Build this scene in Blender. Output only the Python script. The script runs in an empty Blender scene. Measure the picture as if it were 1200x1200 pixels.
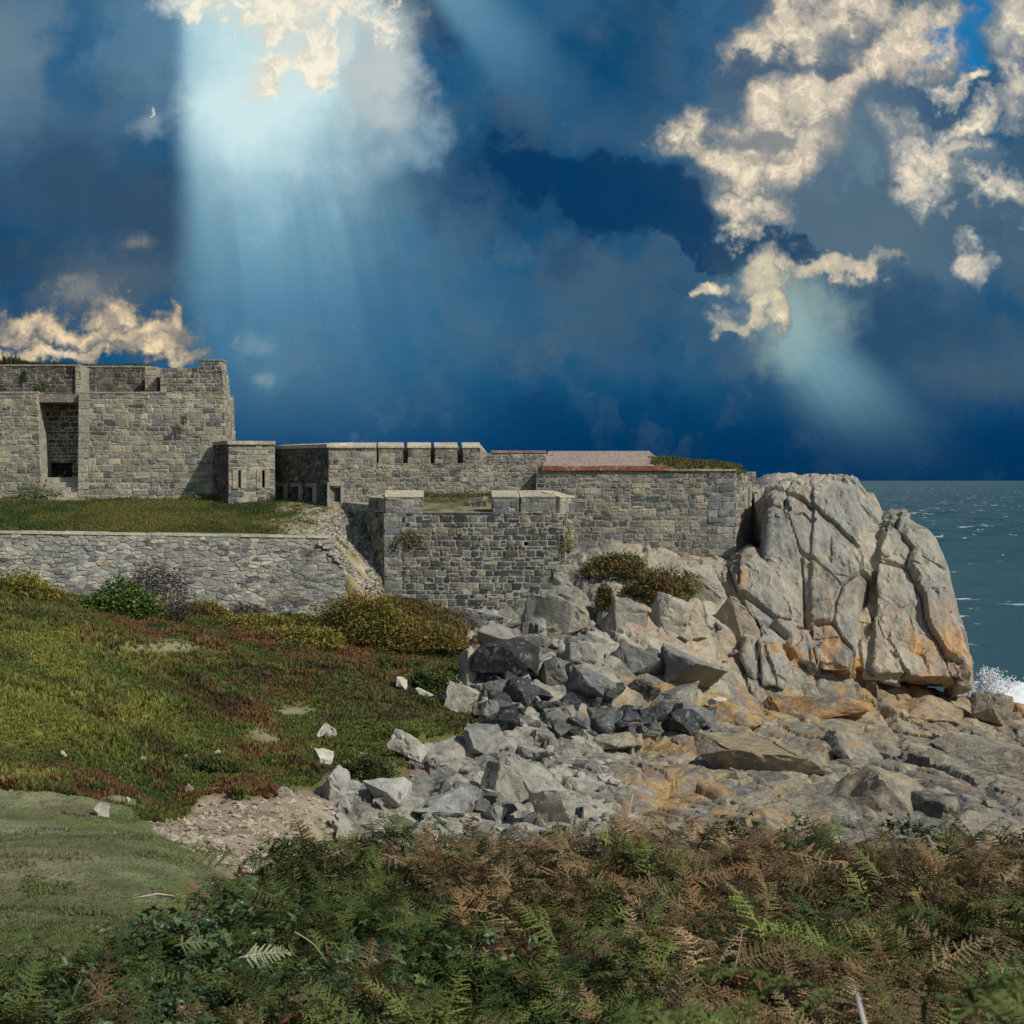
import bpy, bmesh, math, random
import numpy as np
from mathutils import Vector

scene = bpy.context.scene
COL = scene.collection
RNG = random.Random(7)
NP = np.random.default_rng(11)
F = 2000.0          # focal length in photo pixels
H = 13.0            # eye height above the sea
HZ = 563.0          # horizon row of the photo

def X(px, Y): return (px - 600.0) / F * Y
def Z(py, Y): return H - (py - HZ) / F * Y
def P(px, py, Y): return np.array([X(px, Y), Y, Z(py, Y)])

def lin(c): 
    c = c / 255.0
    return c / 12.92 if c <= 0.04045 else ((c + 0.055) / 1.055) ** 2.4
def A(r, g, b, k=1.3, s=0.82, w=0.0):
    m = (r * .3 + g * .59 + b * .11)
    return tuple(min(0.85, lin(m + (v - m) * s) * k) for v in (r, g, b))

# ------------------------------------------------------------------ tagging
def tag(o, label=None, cat=None, group=None, kind=None):
    if label: o['label'] = label
    if cat: o['category'] = cat
    if group: o['group'] = group
    if kind: o['kind'] = kind
    return o
def empty(name, loc):
    o = bpy.data.objects.new(name, None); COL.objects.link(o)
    o.location = loc; o.empty_display_size = 0.3
    return o

# ------------------------------------------------------------------ numpy noise
def _h(ix, iy, iz, s):
    with np.errstate(over='ignore'):
        n = (ix.astype(np.int64) * 374761393 + iy.astype(np.int64) * 668265263 + iz.astype(np.int64) * 2147483647 + s * 144269504) & 0xFFFFFFFF
        n = ((n ^ (n >> 13)) * 1274126177) & 0xFFFFFFFF
        n = ((n ^ (n >> 16)) * 2246822519) & 0xFFFFFFFF
        n = n ^ (n >> 15)
    return (n & 0xFFFFFF).astype(np.float64) / 16777215.0
def vnoise(x, y, z=None, s=0):
    x = np.asarray(x, float); y = np.asarray(y, float)
    z = np.zeros_like(x) if z is None else np.asarray(z, float)
    ix, iy, iz = np.floor(x), np.floor(y), np.floor(z)
    fx, fy, fz = x - ix, y - iy, z - iz
    q = lambda t: t * t * t * (t * (t * 6 - 15) + 10)
    fx, fy, fz = q(fx), q(fy), q(fz)
    r = 0
    for a in (0, 1):
        for b in (0, 1):
            for c in (0, 1):
                w = (fx if a else 1 - fx) * (fy if b else 1 - fy) * (fz if c else 1 - fz)
                r = r + w * _h(ix + a, iy + b, iz + c, s)
    return r
def fbm(x, y, z=None, o=4, s=0):
    r = 0; a = 1; t = 0; k = 1.0
    for i in range(o):
        r = r + a * (vnoise(np.asarray(x) * k + i * 7.3, np.asarray(y) * k + i * 3.1, None if z is None else np.asarray(z) * k + i * 5.7, s + i * 17) - 0.5)
        t += a; a *= 0.5; k *= 2.03
    return r / t * 2
def voro2(x, y, s=0):
    """nearest cell: F1, F2, three randoms of the cell, offset to its seed"""
    ix, iy = np.floor(x), np.floor(y)
    f1 = np.full(x.shape, 9.0); f2 = f1.copy()
    cx = np.zeros_like(x); cy = cx.copy(); dx_ = cx.copy(); dy_ = cx.copy()
    zz = np.zeros_like(x)
    for a in (-1, 0, 1):
        for b in (-1, 0, 1):
            gx, gy = ix + a, iy + b
            dx = x - gx - _h(gx, gy, zz, s); dy = y - gy - _h(gx, gy, zz, s + 1)
            d = np.sqrt(dx * dx + dy * dy)
            m = d < f1
            f2 = np.where(m, f1, np.minimum(f2, d))
            f1 = np.where(m, d, f1)
            cx = np.where(m, gx, cx); cy = np.where(m, gy, cy); dx_ = np.where(m, dx, dx_); dy_ = np.where(m, dy, dy_)
    return f1, f2, _h(cx, cy, zz, s + 2), _h(cx, cy, zz, s + 3), _h(cx, cy, zz, s + 4), dx_, dy_
def voro3t(x, y, z, s=0):
    """facets: F1, F2, cell random and a random plane through the cell"""
    ix, iy, iz = np.floor(x), np.floor(y), np.floor(z)
    f1 = np.full(x.shape, 9.0); f2 = f1.copy(); cc = [np.zeros_like(x) for _ in range(3)]; dd = [np.zeros_like(x) for _ in range(3)]
    for a in (-1, 0, 1):
        for b in (-1, 0, 1):
            for c in (-1, 0, 1):
                g = (ix + a, iy + b, iz + c)
                q = (x - g[0] - _h(*g, s), y - g[1] - _h(*g, s + 1), z - g[2] - _h(*g, s + 2))
                d = np.sqrt(q[0] ** 2 + q[1] ** 2 + q[2] ** 2); m = d < f1
                f2 = np.where(m, f1, np.minimum(f2, d)); f1 = np.where(m, d, f1)
                for i in range(3): cc[i] = np.where(m, g[i], cc[i]); dd[i] = np.where(m, q[i], dd[i])
    pl = sum((_h(*cc, s + 5 + i) - .5) * 2 * dd[i] for i in range(3))
    return f1, f2, _h(*cc, s + 3), pl
def voro3(x, y, z, s=0):
    ix, iy, iz = np.floor(x), np.floor(y), np.floor(z)
    f1 = np.full(x.shape, 9.0); f2 = f1.copy(); cx = np.zeros_like(x); cy = cx.copy(); cz = cx.copy()
    for a in (-1, 0, 1):
        for b in (-1, 0, 1):
            for c in (-1, 0, 1):
                gx, gy, gz = ix + a, iy + b, iz + c
                d = np.sqrt((x - gx - _h(gx, gy, gz, s)) ** 2 + (y - gy - _h(gx, gy, gz, s + 1)) ** 2 + (z - gz - _h(gx, gy, gz, s + 2)) ** 2)
                m = d < f1
                f2 = np.where(m, f1, np.minimum(f2, d)); f1 = np.where(m, d, f1)
                cx = np.where(m, gx, cx); cy = np.where(m, gy, cy); cz = np.where(m, gz, cz)
    return f1, f2, _h(cx, cy, cz, s + 3)
def sstep(a, b, x):
    t = np.clip((np.asarray(x, float) - a) / (b - a), 0, 1)
    return t * t * (3 - 2 * t)

# ------------------------------------------------------------------ meshes
def mk(name, V, FS, mat, parent=None, smooth=False, col=None):
    """one mesh object from arrays; FS is a list of (n,k) index arrays or python face lists"""
    V = np.asarray(V, dtype=np.float32).reshape(-1, 3)
    me = bpy.data.meshes.new(name)
    loops = []; counts = []
    for f in FS:
        if isinstance(f, np.ndarray):
            loops.append(f.reshape(-1)); counts.append(np.full(len(f), f.shape[1]))
        else:
            for g in f:
                loops.append(np.asarray(g)); counts.append(np.array([len(g)]))
    L = np.concatenate(loops).astype(np.int32); C = np.concatenate(counts).astype(np.int32)
    me.vertices.add(len(V)); me.vertices.foreach_set('co', V.ravel())
    me.loops.add(len(L)); me.loops.foreach_set('vertex_index', L)
    me.polygons.add(len(C))
    st = np.zeros(len(C), np.int32); st[1:] = np.cumsum(C)[:-1]
    me.polygons.foreach_set('loop_start', st)
    me.polygons.foreach_set('use_smooth', np.full(len(C), bool(smooth)))
    me.update(calc_edges=True)
    if col is not None:
        col = np.asarray(col, dtype=np.float32).reshape(len(V), -1)
        if col.shape[1] == 3: col = np.hstack([col, np.ones((len(V), 1), np.float32)])
        at = me.color_attributes.new('Col', 'FLOAT_COLOR', 'POINT')
        at.data.foreach_set('color', col.ravel())
    me.materials.append(mat)
    o = bpy.data.objects.new(name, me); COL.objects.link(o)
    if parent is not None:
        o.parent = parent
        p = parent; off = Vector((0, 0, 0))
        while p is not None:
            off += p.location; p = p.parent
        me.transform(__import__('mathutils').Matrix.Translation(-off))
    return o
class MB:
    def __init__(s): s.v = []; s.f = []; s.c = []
    def poly(s, pts, col):
        b = len(s.v)
        for p in pts: s.v.append(tuple(p)); s.c.append(col)
        s.f.append(list(range(b, b + len(pts))))
    def mesh(s, vs, fs, col):
        b = len(s.v)
        for p in vs: s.v.append(tuple(p)); s.c.append(col)
        for f in fs: s.f.append([i + b for i in f])
    def hexa(s, c8, col):
        """c8: bottom ring (4) then top ring (4), both anticlockwise from above"""
        s.mesh(c8, [(3, 2, 1, 0), (4, 5, 6, 7), (0, 1, 5, 4), (1, 2, 6, 5), (2, 3, 7, 6), (3, 0, 4, 7)], col)
    def tube(s, pts, rad, col, n=5):
        pts = [np.asarray(p, float) for p in pts]
        b = len(s.v)
        for i, p in enumerate(pts):
            d = pts[min(i + 1, len(pts) - 1)] - pts[max(i - 1, 0)]
            d = d / (np.linalg.norm(d) + 1e-9)
            a = np.cross(d, (0.31, 0.17, 0.93)); a /= np.linalg.norm(a) + 1e-9
            c = np.cross(d, a)
            r = rad[i] if hasattr(rad, '__len__') else rad
            for k in range(n):
                t = 2 * math.pi * k / n
                s.v.append(tuple(p + r * (math.cos(t) * a + math.sin(t) * c))); s.c.append(col)
        for i in range(len(pts) - 1):
            for k in range(n):
                s.f.append([b + i * n + k, b + i * n + (k + 1) % n, b + (i + 1) * n + (k + 1) % n, b + (i + 1) * n + k])
        s.f.append([b + k for k in range(n)][::-1]); s.f.append([b + (len(pts) - 1) * n + k for k in range(n)])
    def build(s, name, mat, parent=None, smooth=False):
        return mk(name, s.v, [s.f], mat, parent, smooth, s.c)

# ------------------------------------------------------------------ node helpers
class NT:
    def __init__(s, tree): s.t = tree; s.n = tree.nodes; s.l = tree.links
    def put(s, sock, v):
        if v is None: return
        if isinstance(v, bpy.types.NodeSocket): s.l.new(v, sock)
        else:
            if sock.type == 'RGBA' and hasattr(v, '__len__') and len(v) == 3: v = (*v, 1)
            if sock.type in ('RGBA', 'VECTOR') and not hasattr(v, '__len__'): v = (v,) * (4 if sock.type == 'RGBA' else 3)
            sock.default_value = v
    def math(s, op, a, b=None, c=None, clamp=False):
        n = s.n.new('ShaderNodeMath'); n.operation = op; n.use_clamp = clamp
        for i, v in enumerate((a, b, c)): s.put(n.inputs[i], v)
        return n.outputs[0]
    def vmath(s, op, a, b=None, out=0):
        n = s.n.new('ShaderNodeVectorMath'); n.operation = op
        s.put(n.inputs[0], a)
        if op == 'SCALE': s.put(n.inputs['Scale'], b)
        elif b is not None: s.put(n.inputs[1], b)
        return n.outputs['Value'] if op in ('LENGTH', 'DOT_PRODUCT', 'DISTANCE') else n.outputs[0]
    def mix(s, f, a, b, mode='MIX'):
        n = s.n.new('ShaderNodeMix'); n.data_type = 'RGBA'; n.blend_type = mode
        s.put(n.inputs[0], f); s.put(n.inputs[6], a); s.put(n.inputs[7], b)
        return n.outputs[2]
    def noise(s, vec, scale, detail=4, rough=0.55, color=False, dist=0.0):
        n = s.n.new('ShaderNodeTexNoise')
        s.put(n.inputs['Vector'], vec); n.inputs['Scale'].default_value = scale
        n.inputs['Detail'].default_value = detail; n.inputs['Roughness'].default_value = rough; n.inputs['Distortion'].default_value = dist
        return n.outputs['Color'] if color else n.outputs[0]
    def voro(s, vec, scale, feature='F1', out='Distance'):
        n = s.n.new('ShaderNodeTexVoronoi'); n.feature = feature
        s.put(n.inputs['Vector'], vec); n.inputs['Scale'].default_value = scale
        return n.outputs[out]
    def step(s, v, a, b, lo=0.0, hi=1.0):
        n = s.n.new('ShaderNodeMapRange'); n.interpolation_type = 'SMOOTHSTEP'
        s.put(n.inputs[0], v); n.inputs[1].default_value = a; n.inputs[2].default_value = b
        n.inputs[3].default_value = lo; n.inputs[4].default_value = hi
        return n.outputs[0]
    def mapping(s, vec, loc=(0, 0, 0), rot=(0, 0, 0), scale=(1, 1, 1), kind='POINT'):
        n = s.n.new('ShaderNodeMapping'); n.vector_type = kind
        s.put(n.inputs[0], vec); n.inputs[1].default_value = loc; n.inputs[2].default_value = rot; n.inputs[3].default_value = scale
        return n.outputs[0]
    def ramp(s, f, stops):
        n = s.n.new('ShaderNodeValToRGB'); cr = n.color_ramp
        while len(cr.elements) < len(stops): cr.elements.new(0.5)
        for e, (p, c) in zip(cr.elements, stops): e.position = p; e.color = (*c, 1)
        s.put(n.inputs[0], f); return n.outputs[0]
def new_mat(name):
    m = bpy.data.materials.new(name); m.use_nodes = True
    m.node_tree.nodes.clear()
    nt = NT(m.node_tree)
    out = nt.n.new('ShaderNodeOutputMaterial')
    b = nt.n.new('ShaderNodeBsdfPrincipled')
    nt.l.new(b.outputs[0], out.inputs[0])
    return m, nt, b, out
def attr(nt, name='Col'):
    n = nt.n.new('ShaderNodeAttribute'); n.attribute_name = name
    return n.outputs['Color']
def pos(nt):
    return nt.n.new('ShaderNodeNewGeometry').outputs['Position']
def bump(nt, b, h, strength, dist):
    n = nt.n.new('ShaderNodeBump'); n.inputs['Strength'].default_value = strength; n.inputs['Distance'].default_value = dist
    nt.put(n.inputs['Height'], h); nt.l.new(n.outputs[0], b.inputs['Normal'])

def m_stone(name, mott=0.35, lichen=0.25, bscale=9.0, bdist=0.05, stretch=(1, 1, 1), orange=0.0, streak=0.0):
    m, nt, b, out = new_mat(name)
    p = nt.mapping(pos(nt), scale=stretch)
    c = attr(nt)
    n1 = nt.noise(p, 1.3, 5, 0.6); n2 = nt.noise(p, bscale, 6, 0.65)
    k = nt.math('MULTIPLY_ADD', nt.math('SUBTRACT', n1, 0.5), mott * 2.2, 1.0)
    k2 = nt.math('MULTIPLY_ADD', nt.math('SUBTRACT', n2, 0.5), mott * 2.6, k)
    kv = nt.n.new('ShaderNodeCombineXYZ')
    for i in range(3): nt.put(kv.inputs[i], k2)
    c = nt.mix(1.0, c, kv.outputs[0], 'MULTIPLY')
    if lichen:
        l1 = nt.step(nt.noise(p, 3.1, 6, 0.68, dist=0.4), 0.54, 0.66)
        c = nt.mix(nt.math('MULTIPLY', l1, lichen), c, A(176, 170, 140))
        l2 = nt.step(nt.noise(p, 2.3, 7, 0.7, dist=0.8), 0.58, 0.70)
        c = nt.mix(nt.math('MULTIPLY', l2, lichen * 1.1), c, A(70, 72, 74))
    if orange:
        o = nt.step(nt.noise(p, 0.55, 6, 0.65), 0.55, 0.70)
        c = nt.mix(nt.math('MULTIPLY', o, orange), c, A(168, 118, 62))
    nt.put(b.inputs['Base Color'], c)
    b.inputs['Roughness'].default_value = 0.92
    b.inputs['Specular IOR Level'].default_value = 0.2
    h = nt.math('ADD', nt.math('MULTIPLY', n2, 1.0), nt.math('MULTIPLY', nt.noise(p, bscale * 0.3, 5, 0.6), 1.6))
    if streak:
        cr = nt.voro(nt.mapping(nt.vmath('ADD', p, nt.vmath('SCALE', nt.noise(p, 0.8, 3, color=True), 1.2)), scale=(1.0, 1.0, 0.45)), 0.9, 'DISTANCE_TO_EDGE')
        h = nt.math('ADD', h, nt.math('MULTIPLY', nt.step(cr, 0.0, 0.06), streak))
    bump(nt, b, h, 1.0, bdist)
    return m
def m_leaf(name, rough=0.7, spec=0.25, trans=0.25):
    m, nt, b, out = new_mat(name)
    c = attr(nt)
    n = nt.noise(pos(nt), 11.0, 3, 0.6)
    hs = nt.n.new('ShaderNodeHueSaturation'); nt.put(hs.inputs['Color'], c)
    nt.put(hs.inputs['Value'], nt.math('MULTIPLY_ADD', n, 0.7, 0.65))
    c = hs.outputs[0]
    nt.put(b.inputs['Base Color'], c)
    b.inputs['Roughness'].default_value = rough; b.inputs['Specular IOR Level'].default_value = spec
    if trans:
        t = nt.n.new('ShaderNodeBsdfTranslucent'); nt.put(t.inputs[0], c)
        mx = nt.n.new('ShaderNodeMixShader'); mx.inputs[0].default_value = trans
        nt.l.new(b.outputs[0], mx.inputs[1]); nt.l.new(t.outputs[0], mx.inputs[2]); nt.l.new(mx.outputs[0], out.inputs[0])
    return m
M_WALL = m_stone('wall_stone', 0.55, 0.6, 7.0, 0.04)
M_ROCK = m_stone('shore_rock', 0.42, 0.5, 3.0, 0.14, (1, 1, 1.6), 0.4, 0.0)
M_CLIFF = m_stone('cliff_rock', 0.30, 0.40, 2.6, 0.12, (1, 1, 0.32), 0.25, 0.0)
M_BOULDER = m_stone('boulder_rock', 0.36, 0.35, 4.5, 0.10)
M_LEAF = m_leaf('heath_leaf')
M_FERN = m_leaf('fern_leaf', 0.65, 0.2, 0.2)
M_BRAMBLE = m_leaf('bramble_leaf', 0.4, 0.4, 0.12)
M_STEM = m_leaf('dry_stem', 0.8, 0.2, 0.0)

# ------------------------------------------------------------------ terrain surfaces
class TPS:
    def __init__(s, pts, lam=1e-4):
        p = np.array(pts, float); s.p = p[:, :2] / 40.0; n = len(p)
        K = s.k(s.p, s.p) + lam * np.eye(n)
        Q = np.hstack([np.ones((n, 1)), s.p])
        M = np.zeros((n + 3, n + 3)); M[:n, :n] = K; M[:n, n:] = Q; M[n:, :n] = Q.T
        s.w = np.linalg.solve(M, np.concatenate([p[:, 2], np.zeros(3)]))
    def k(s, a, b):
        d = ((a[:, None, :] - b[None]) ** 2).sum(-1)
        return d * np.log(d + 1e-12)
    def __call__(s, x, y):
        x = np.asarray(x, float); sh = x.shape
        q = np.stack([x.ravel(), np.asarray(y, float).ravel()], 1) / 40.0
        r = np.empty(len(q))
        for i in range(0, len(q), 60000):
            c = q[i:i + 60000]
            r[i:i + 60000] = s.k(c, s.p) @ s.w[:-3] + s.w[-3] + c @ s.w[-2:]
        return r.reshape(sh)
def pp(*a): return [tuple(P(*t)) for t in a]
G = []
for x in (-14, -7, 0, 7, 14, 22):           # under the bracken: falls away from the camera
    G += [(x, 0, 11.4), (x, 5, 10.0), (x, 10, 8.8), (x, 16, 8.2)]
for x in (-2.5, 2, 7, 14, 22, 34): G += [(x, 22, 7.72), (x, 28, 5.0), (x, 34, 3.6), (x, 41, 2.6)]
G += [(-12, 21, 7.3), (-6, 21, 7.35), (-20, 30, 6.5), (-30, 40, 6.2)]
G += pp((100, 1055, 26), (20, 985, 33), (200, 985, 33), (225, 1025, 29), (0, 937, 38), (100, 947, 38.5), (165, 965, 38), (-150, 930, 38),
        (280, 1000, 38.5), (300, 962, 42), (370, 937, 45), (240, 968, 41), (340, 1000, 39.5),
        (0, 925, 40), (-200, 920, 40), (150, 936, 42), (205, 955, 43.5), (330, 925, 46), (470, 915, 50), (560, 865, 58),
        (0, 850, 46), (0, 780, 54), (0, 722, 62), (-200, 770, 54), (-200, 715, 62), (0, 703, 80), (-200, 700, 82),
        (130, 752, 62), (205, 815, 58), (285, 885, 52), (100, 850, 48), (100, 790, 55), (200, 890, 48),
        (300, 765, 72), (450, 805, 68), (350, 845, 60), (240, 740, 79), (400, 742, 82), (540, 775, 78), (560, 740, 82), (515, 712, 86), (430, 705, 87),
        (150, 722, 82), (0, 695, 86), (200, 720, 86), (385, 724, 86), (-200, 690, 86), (420, 880, 55),
        (480, 905, 52.5), (400, 950, 47), (420, 1000, 44), (600, 1000, 46), (600, 905, 58), (560, 865, 62), (700, 862, 74), (800, 862, 74), (850, 832, 78),
        (800, 905, 64), (800, 1000, 48), (1000, 1000, 48), (1000, 905, 66), (1000, 850, 78), (900, 805, 86), (1100, 812, 92), (1180, 832, 93),
        (1200, 905, 74), (1200, 985, 56), (1140, 830, 90), (460, 705, 88.8), (530, 719, 88.6), (600, 719, 88.8), (640, 694, 89.6), (600, 728, 86), (540, 728, 86), (650, 735, 84), (668, 655, 91), (700, 700, 88), (750, 685, 90.5),
        (760, 645, 94.5), (850, 655, 94.5), (850, 720, 88.5), (800, 780, 82.5), (700, 770, 80), (600, 780, 78), (620, 842, 72), (545, 832, 70), (640, 800, 76), (760, 820, 77))
G += [(33, 88, -1.2), (30, 97, -1.5), (36, 75, -1.2), (38, 60, -1.0), (24, 104, -2.5), (44, 48, -1), (60, 60, -4), (60, 100, -5), (40, 40, 0.5), (12, 112, 2), (0, 112, 8), (-20, 112, 8), (-40, 112, 8)]
BASE = TPS(G, 3e-4)
def in_poly(px, py, poly):
    c = np.zeros(np.shape(px), bool); n = len(poly)
    for i in range(n):
        x0, y0 = poly[i]; x1, y1 = poly[i - 1]
        c ^= ((y0 > py) != (y1 > py)) & (px < (x1 - x0) * (py - y0) / (y1 - y0 + 1e-9) + x0)
    return c
def proj(x, y, z): return 600 + F * x / y, HZ + F * (H - z) / y
HEATH = [(-900, 690), (0, 672), (100, 680), (380, 700), (390, 690), (450, 690), (530, 705), (552, 730), (548, 790), (520, 812), (470, 805), (540, 838), (585, 852), (545, 862), (480, 868),
         (475, 905), (430, 912), (395, 905), (372, 922), (335, 930), (300, 938), (245, 935), (215, 965), (172, 968), (120, 945), (0, 930), (-900, 930)]
TURF = [(-900, 930), (0, 930), (120, 945), (172, 968), (205, 995), (265, 1012), (260, 1060), (200, 1400), (-900, 1400)]
GRAVEL = [(172, 968), (215, 965), (245, 935), (300, 938), (372, 922), (400, 945), (400, 1010), (260, 1060), (205, 995)]
def zones(x, y, zb):
    """heath / turf / gravel masks for points of the ground (0..1), edges broken by noise"""
    jx = fbm(x / 1.1, y / 1.1, o=3, s=5); jy = fbm(x / 1.1, y / 1.1, o=3, s=9)
    px, py = proj(x + jx * 0.45, np.maximum(y, 1) + jy * 1.1, zb)
    far = y > 25
    h = in_poly(px, py, HEATH) & far & (y < 88.5)
    t = in_poly(px, py, TURF) & (y > 13) & (y < 45)
    g = in_poly(px, py, GRAVEL) & far & ~h
    return h, t, g
def ground(x, y):
    b = BASE(x, y)
    x = np.asarray(x, float); y = np.asarray(y, float)
    b = b + 0.22 * fbm(x / 5, y / 5, o=3, s=3) * sstep(24, 40, y)
    h, t, g = zones(x, y, b)
    b = b + np.where(h, 0.16 * fbm(x / 1.3, y / 1.3, o=3, s=21) + 0.15, 0) + np.where(t, 0.05 * fbm(x / 2, y / 2, o=2, s=22), 0)
    return b
def axis(lo, hi, a, b, fine, grow=1.12):
    r = list(np.arange(a, b + 1e-6, fine))
    s = fine; v = r[-1]
    while v < hi: s *= grow; v += s; r.append(v)
    s = fine; v = r[0]; l = []
    while v > lo: s *= grow; v -= s; l.append(v)
    return np.array(l[::-1] + r)
def grid_faces(nx, ny):
    i = np.arange((nx - 1) * (ny - 1)); a = i // (nx - 1) * nx + i % (nx - 1)
    return np.stack([a, a + 1, a + nx + 1, a + nx], 1)
# bedrock: jumbled, stepped blocks following the base surface
def rock_relief(x, y):
    wx = x + 0.35 * fbm(x / 0.9, y / 0.9, o=3, s=31); wy = y + 0.5 * fbm(x / 0.9, y / 0.9, o=3, s=37)
    r = 0
    for sc, sy, amp, tilt, s in ((3.6, 2.3, 0.34, 0.40, 41), (1.5, 2.2, 0.17, 0.42, 51), (0.62, 1.8, 0.06, 0.40, 61)):
        f1, f2, a, b, c, dx, dy = voro2(wx / sc + 0.12 * wy / sc, wy / (sc * sy), s)
        r = r + amp * (a - 0.5) * 1.6 + tilt * sc * ((b - 0.35) * dx * 0.9 + (c - 0.5) * dy * sy) * 0.55 - amp * 0.7 * (1 - sstep(0.0, 0.16, f2 - f1))
    return r + 0.10 * fbm(x / 0.5, y / 0.5, o=4, s=71)
def rock_h(x, y):
    b = BASE(x, y)
    amp = sstep(41, 49, y) * (0.85 - 0.30 * sstep(2, 9, x) * sstep(88, 80, y)) 
    amp = amp * (1 - .45 * sstep(84, 88, y) * sstep(4, 2, x))
    return b + rock_relief(x, y) * amp + 0.1 - .25 * sstep(82, 87, y) * sstep(5, 3, x)
def surf(x, y):
    """top of the ground that shows: rock where there is rock"""
    b = BASE(x, y)
    h, t, g = zones(x, y, b)
    gz = ground(x, y)
    rz = rock_h(x, y)
    rock = (~(h | t | g)) & (np.asarray(y) > 42)
    return np.where(rock, np.maximum(rz, gz - 0.4), gz)
def at(px, py, y0=25.0, y1=99.0):
    """where the sight line through a photo pixel meets the ground"""
    Y = np.linspace(y0, y1, 1500)
    zr = H - (py - HZ) / F * Y
    s = surf((px - 600) / F * Y, Y)
    i = np.argmax(s >= zr)
    if s[i] < zr[i]: i = len(Y) - 1
    return np.array([(px - 600) / F * Y[i], Y[i], zr[i]])
# ================================================================== ground sheets
def cmix(a, b, t): 
    t = np.asarray(t)[..., None]
    return np.asarray(a) * (1 - t) + np.asarray(b) * t
C_GREEN = A(94, 106, 42); C_DKGREEN = A(68, 84, 38); C_OLIVE = A(128, 130, 50); C_RUST = A(122, 84, 50); C_BROWN = A(76, 60, 40)
C_TURF = A(102, 112, 62); C_TURFDRY = A(128, 128, 90); C_SAND = A(158, 142, 116); C_SOIL = A(110, 96, 72)
def heath_col(x, y, px, py):
    """colour of the low plants: olive, green, dark green and rust drifts"""
    n1 = fbm(x / 5, y / 7, o=3, s=101); n2 = fbm(x / 1.4, y / 2.2, o=3, s=103); n3 = fbm(x / 3, y / 4, o=3, s=107); n4 = fbm(x / 0.6, y / 0.8, o=2, s=109)
    c = cmix(C_GREEN, C_DKGREEN, sstep(-0.15, 0.25, n1 + 0.6 * n2))
    # olive plants on the near mound
    mound = sstep(260, 60, px - (py - 740) * 0.75) * sstep(700, 760, py)
    c = cmix(c, A(84, 80, 44), .6 * (1 - mound) * sstep(900, 840, py) * sstep(-.4, .2, n3))
    c = cmix(c, C_OLIVE, np.clip(mound * 0.95 * sstep(-0.3, 0.3, n3) + 0.35 * sstep(0.1, 0.4, n2), 0, 1))
    # rust: along the top of the far slope, down the middle fold, at the foot
    rust = np.exp(-((py - 742 - (px - 200) * 0.10) / 22.0) ** 2) * sstep(60, 130, px) * sstep(520, 420, px)
    rust = np.maximum(rust, 0.8 * np.exp(-((px - 290 - (py - 850) * 0.55) / 38.0) ** 2) * sstep(760, 830, py))
    rust = np.maximum(rust, 0.9 * np.exp(-((py - 925) / 20.0) ** 2))
    rust = np.maximum(rust, 0.8 * np.exp(-((px - 505) / 60.0) ** 2 - ((py - 730) / 34.0) ** 2))
    rust = np.maximum(rust, 0.7 * np.exp(-((px - 390) / 80.0) ** 2 - ((py - 800) / 28.0) ** 2))
    c = cmix(c, C_RUST, np.clip(rust * sstep(-0.25, 0.2, n2 + n4 * 0.5) + 0.35 * sstep(0.22, 0.45, n4), 0, 1))
    c = cmix(c, C_BROWN, 0.6 * sstep(0.2, 0.5, fbm(x / 2, y / 2, o=3, s=113)))
    yel = np.exp(-((py - 705 - (px - 250) * 0.05) / 26.0) ** 2) * sstep(560, 480, px)
    c = cmix(c, A(116, 108, 40), yel * 0.6 * sstep(-0.2, 0.3, n4))
    return c
def m_ground():
    m, nt, b, out = new_mat('ground_cover')
    p = pos(nt); c = attr(nt)
    n1 = nt.noise(p, 2.0, 6, 0.65); n2 = nt.noise(p, 14.0, 4, 0.65)
    k = nt.math('ADD', nt.math('MULTIPLY_ADD', n1, 0.7, 0.3), nt.math('MULTIPLY', n2, 0.7))
    kv = nt.n.new('ShaderNodeCombineXYZ')
    for i in range(3): nt.put(kv.inputs[i], k)
    nt.put(b.inputs['Base Color'], nt.mix(1.0, c, kv.outputs[0], 'MULTIPLY'))
    b.inputs['Roughness'].default_value = 0.95; b.inputs['Specular IOR Level'].default_value = 0.1
    bump(nt, b, nt.math('ADD', n1, n2), 1.0, 0.08)
    return m
M_GROUND = m_ground()
gx = axis(-75, 90, -28, 26, 0.17); gy = axis(-12, 118, 24, 90, 0.17)
XX, YY = np.meshgrid(gx, gy)
zb = BASE(XX, np.maximum(YY, -12))
zg = ground(XX, YY)
hm, tm, gm = zones(XX, YY, zb)
px_, py_ = proj(XX, np.maximum(YY, 1), zb)
c = np.empty(XX.shape + (3,)); c[:] = C_SOIL
c = cmix(c, A(124, 114, 96), sstep(-0.1, 0.4, fbm(XX / 1.5, YY / 1.5, o=4, s=121)))
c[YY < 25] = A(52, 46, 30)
hc = heath_col(XX, YY, px_, py_) * 0.85
path = np.exp(-((px_ - 185) / 55.0) ** 2 - ((py_ - 762) / 7.0) ** 2) + np.exp(-((px_ - 310 - (py_ - 866) * 1.2) / 16.0) ** 2 - ((py_ - 866) / 12.0) ** 2) + 0.9 * np.exp(-((px_ - 345) / 22.0) ** 2 - ((py_ - 834) / 5.0) ** 2)
hc = cmix(hc, A(138, 134, 96), np.clip(path * 1.4, 0, 1))
c = np.where(hm[..., None], hc, c)
tn = fbm(XX / 2.2, YY / 1.6, o=4, s=131); tn2 = fbm(XX / 0.7, YY / 0.6, o=3, s=133)
tc = cmix(C_TURF, C_TURFDRY, sstep(-0.15, 0.3, tn + 0.4 * tn2 + 0.5 * np.exp(-((py_ - 1020) / 14.0) ** 2) + 0.6 * sstep(950, 936, py_)))
tc = cmix(tc, A(74, 90, 44), sstep(0.0, 0.35, fbm(XX / 3, YY / 2, o=3, s=137)) * 0.8)
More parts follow.
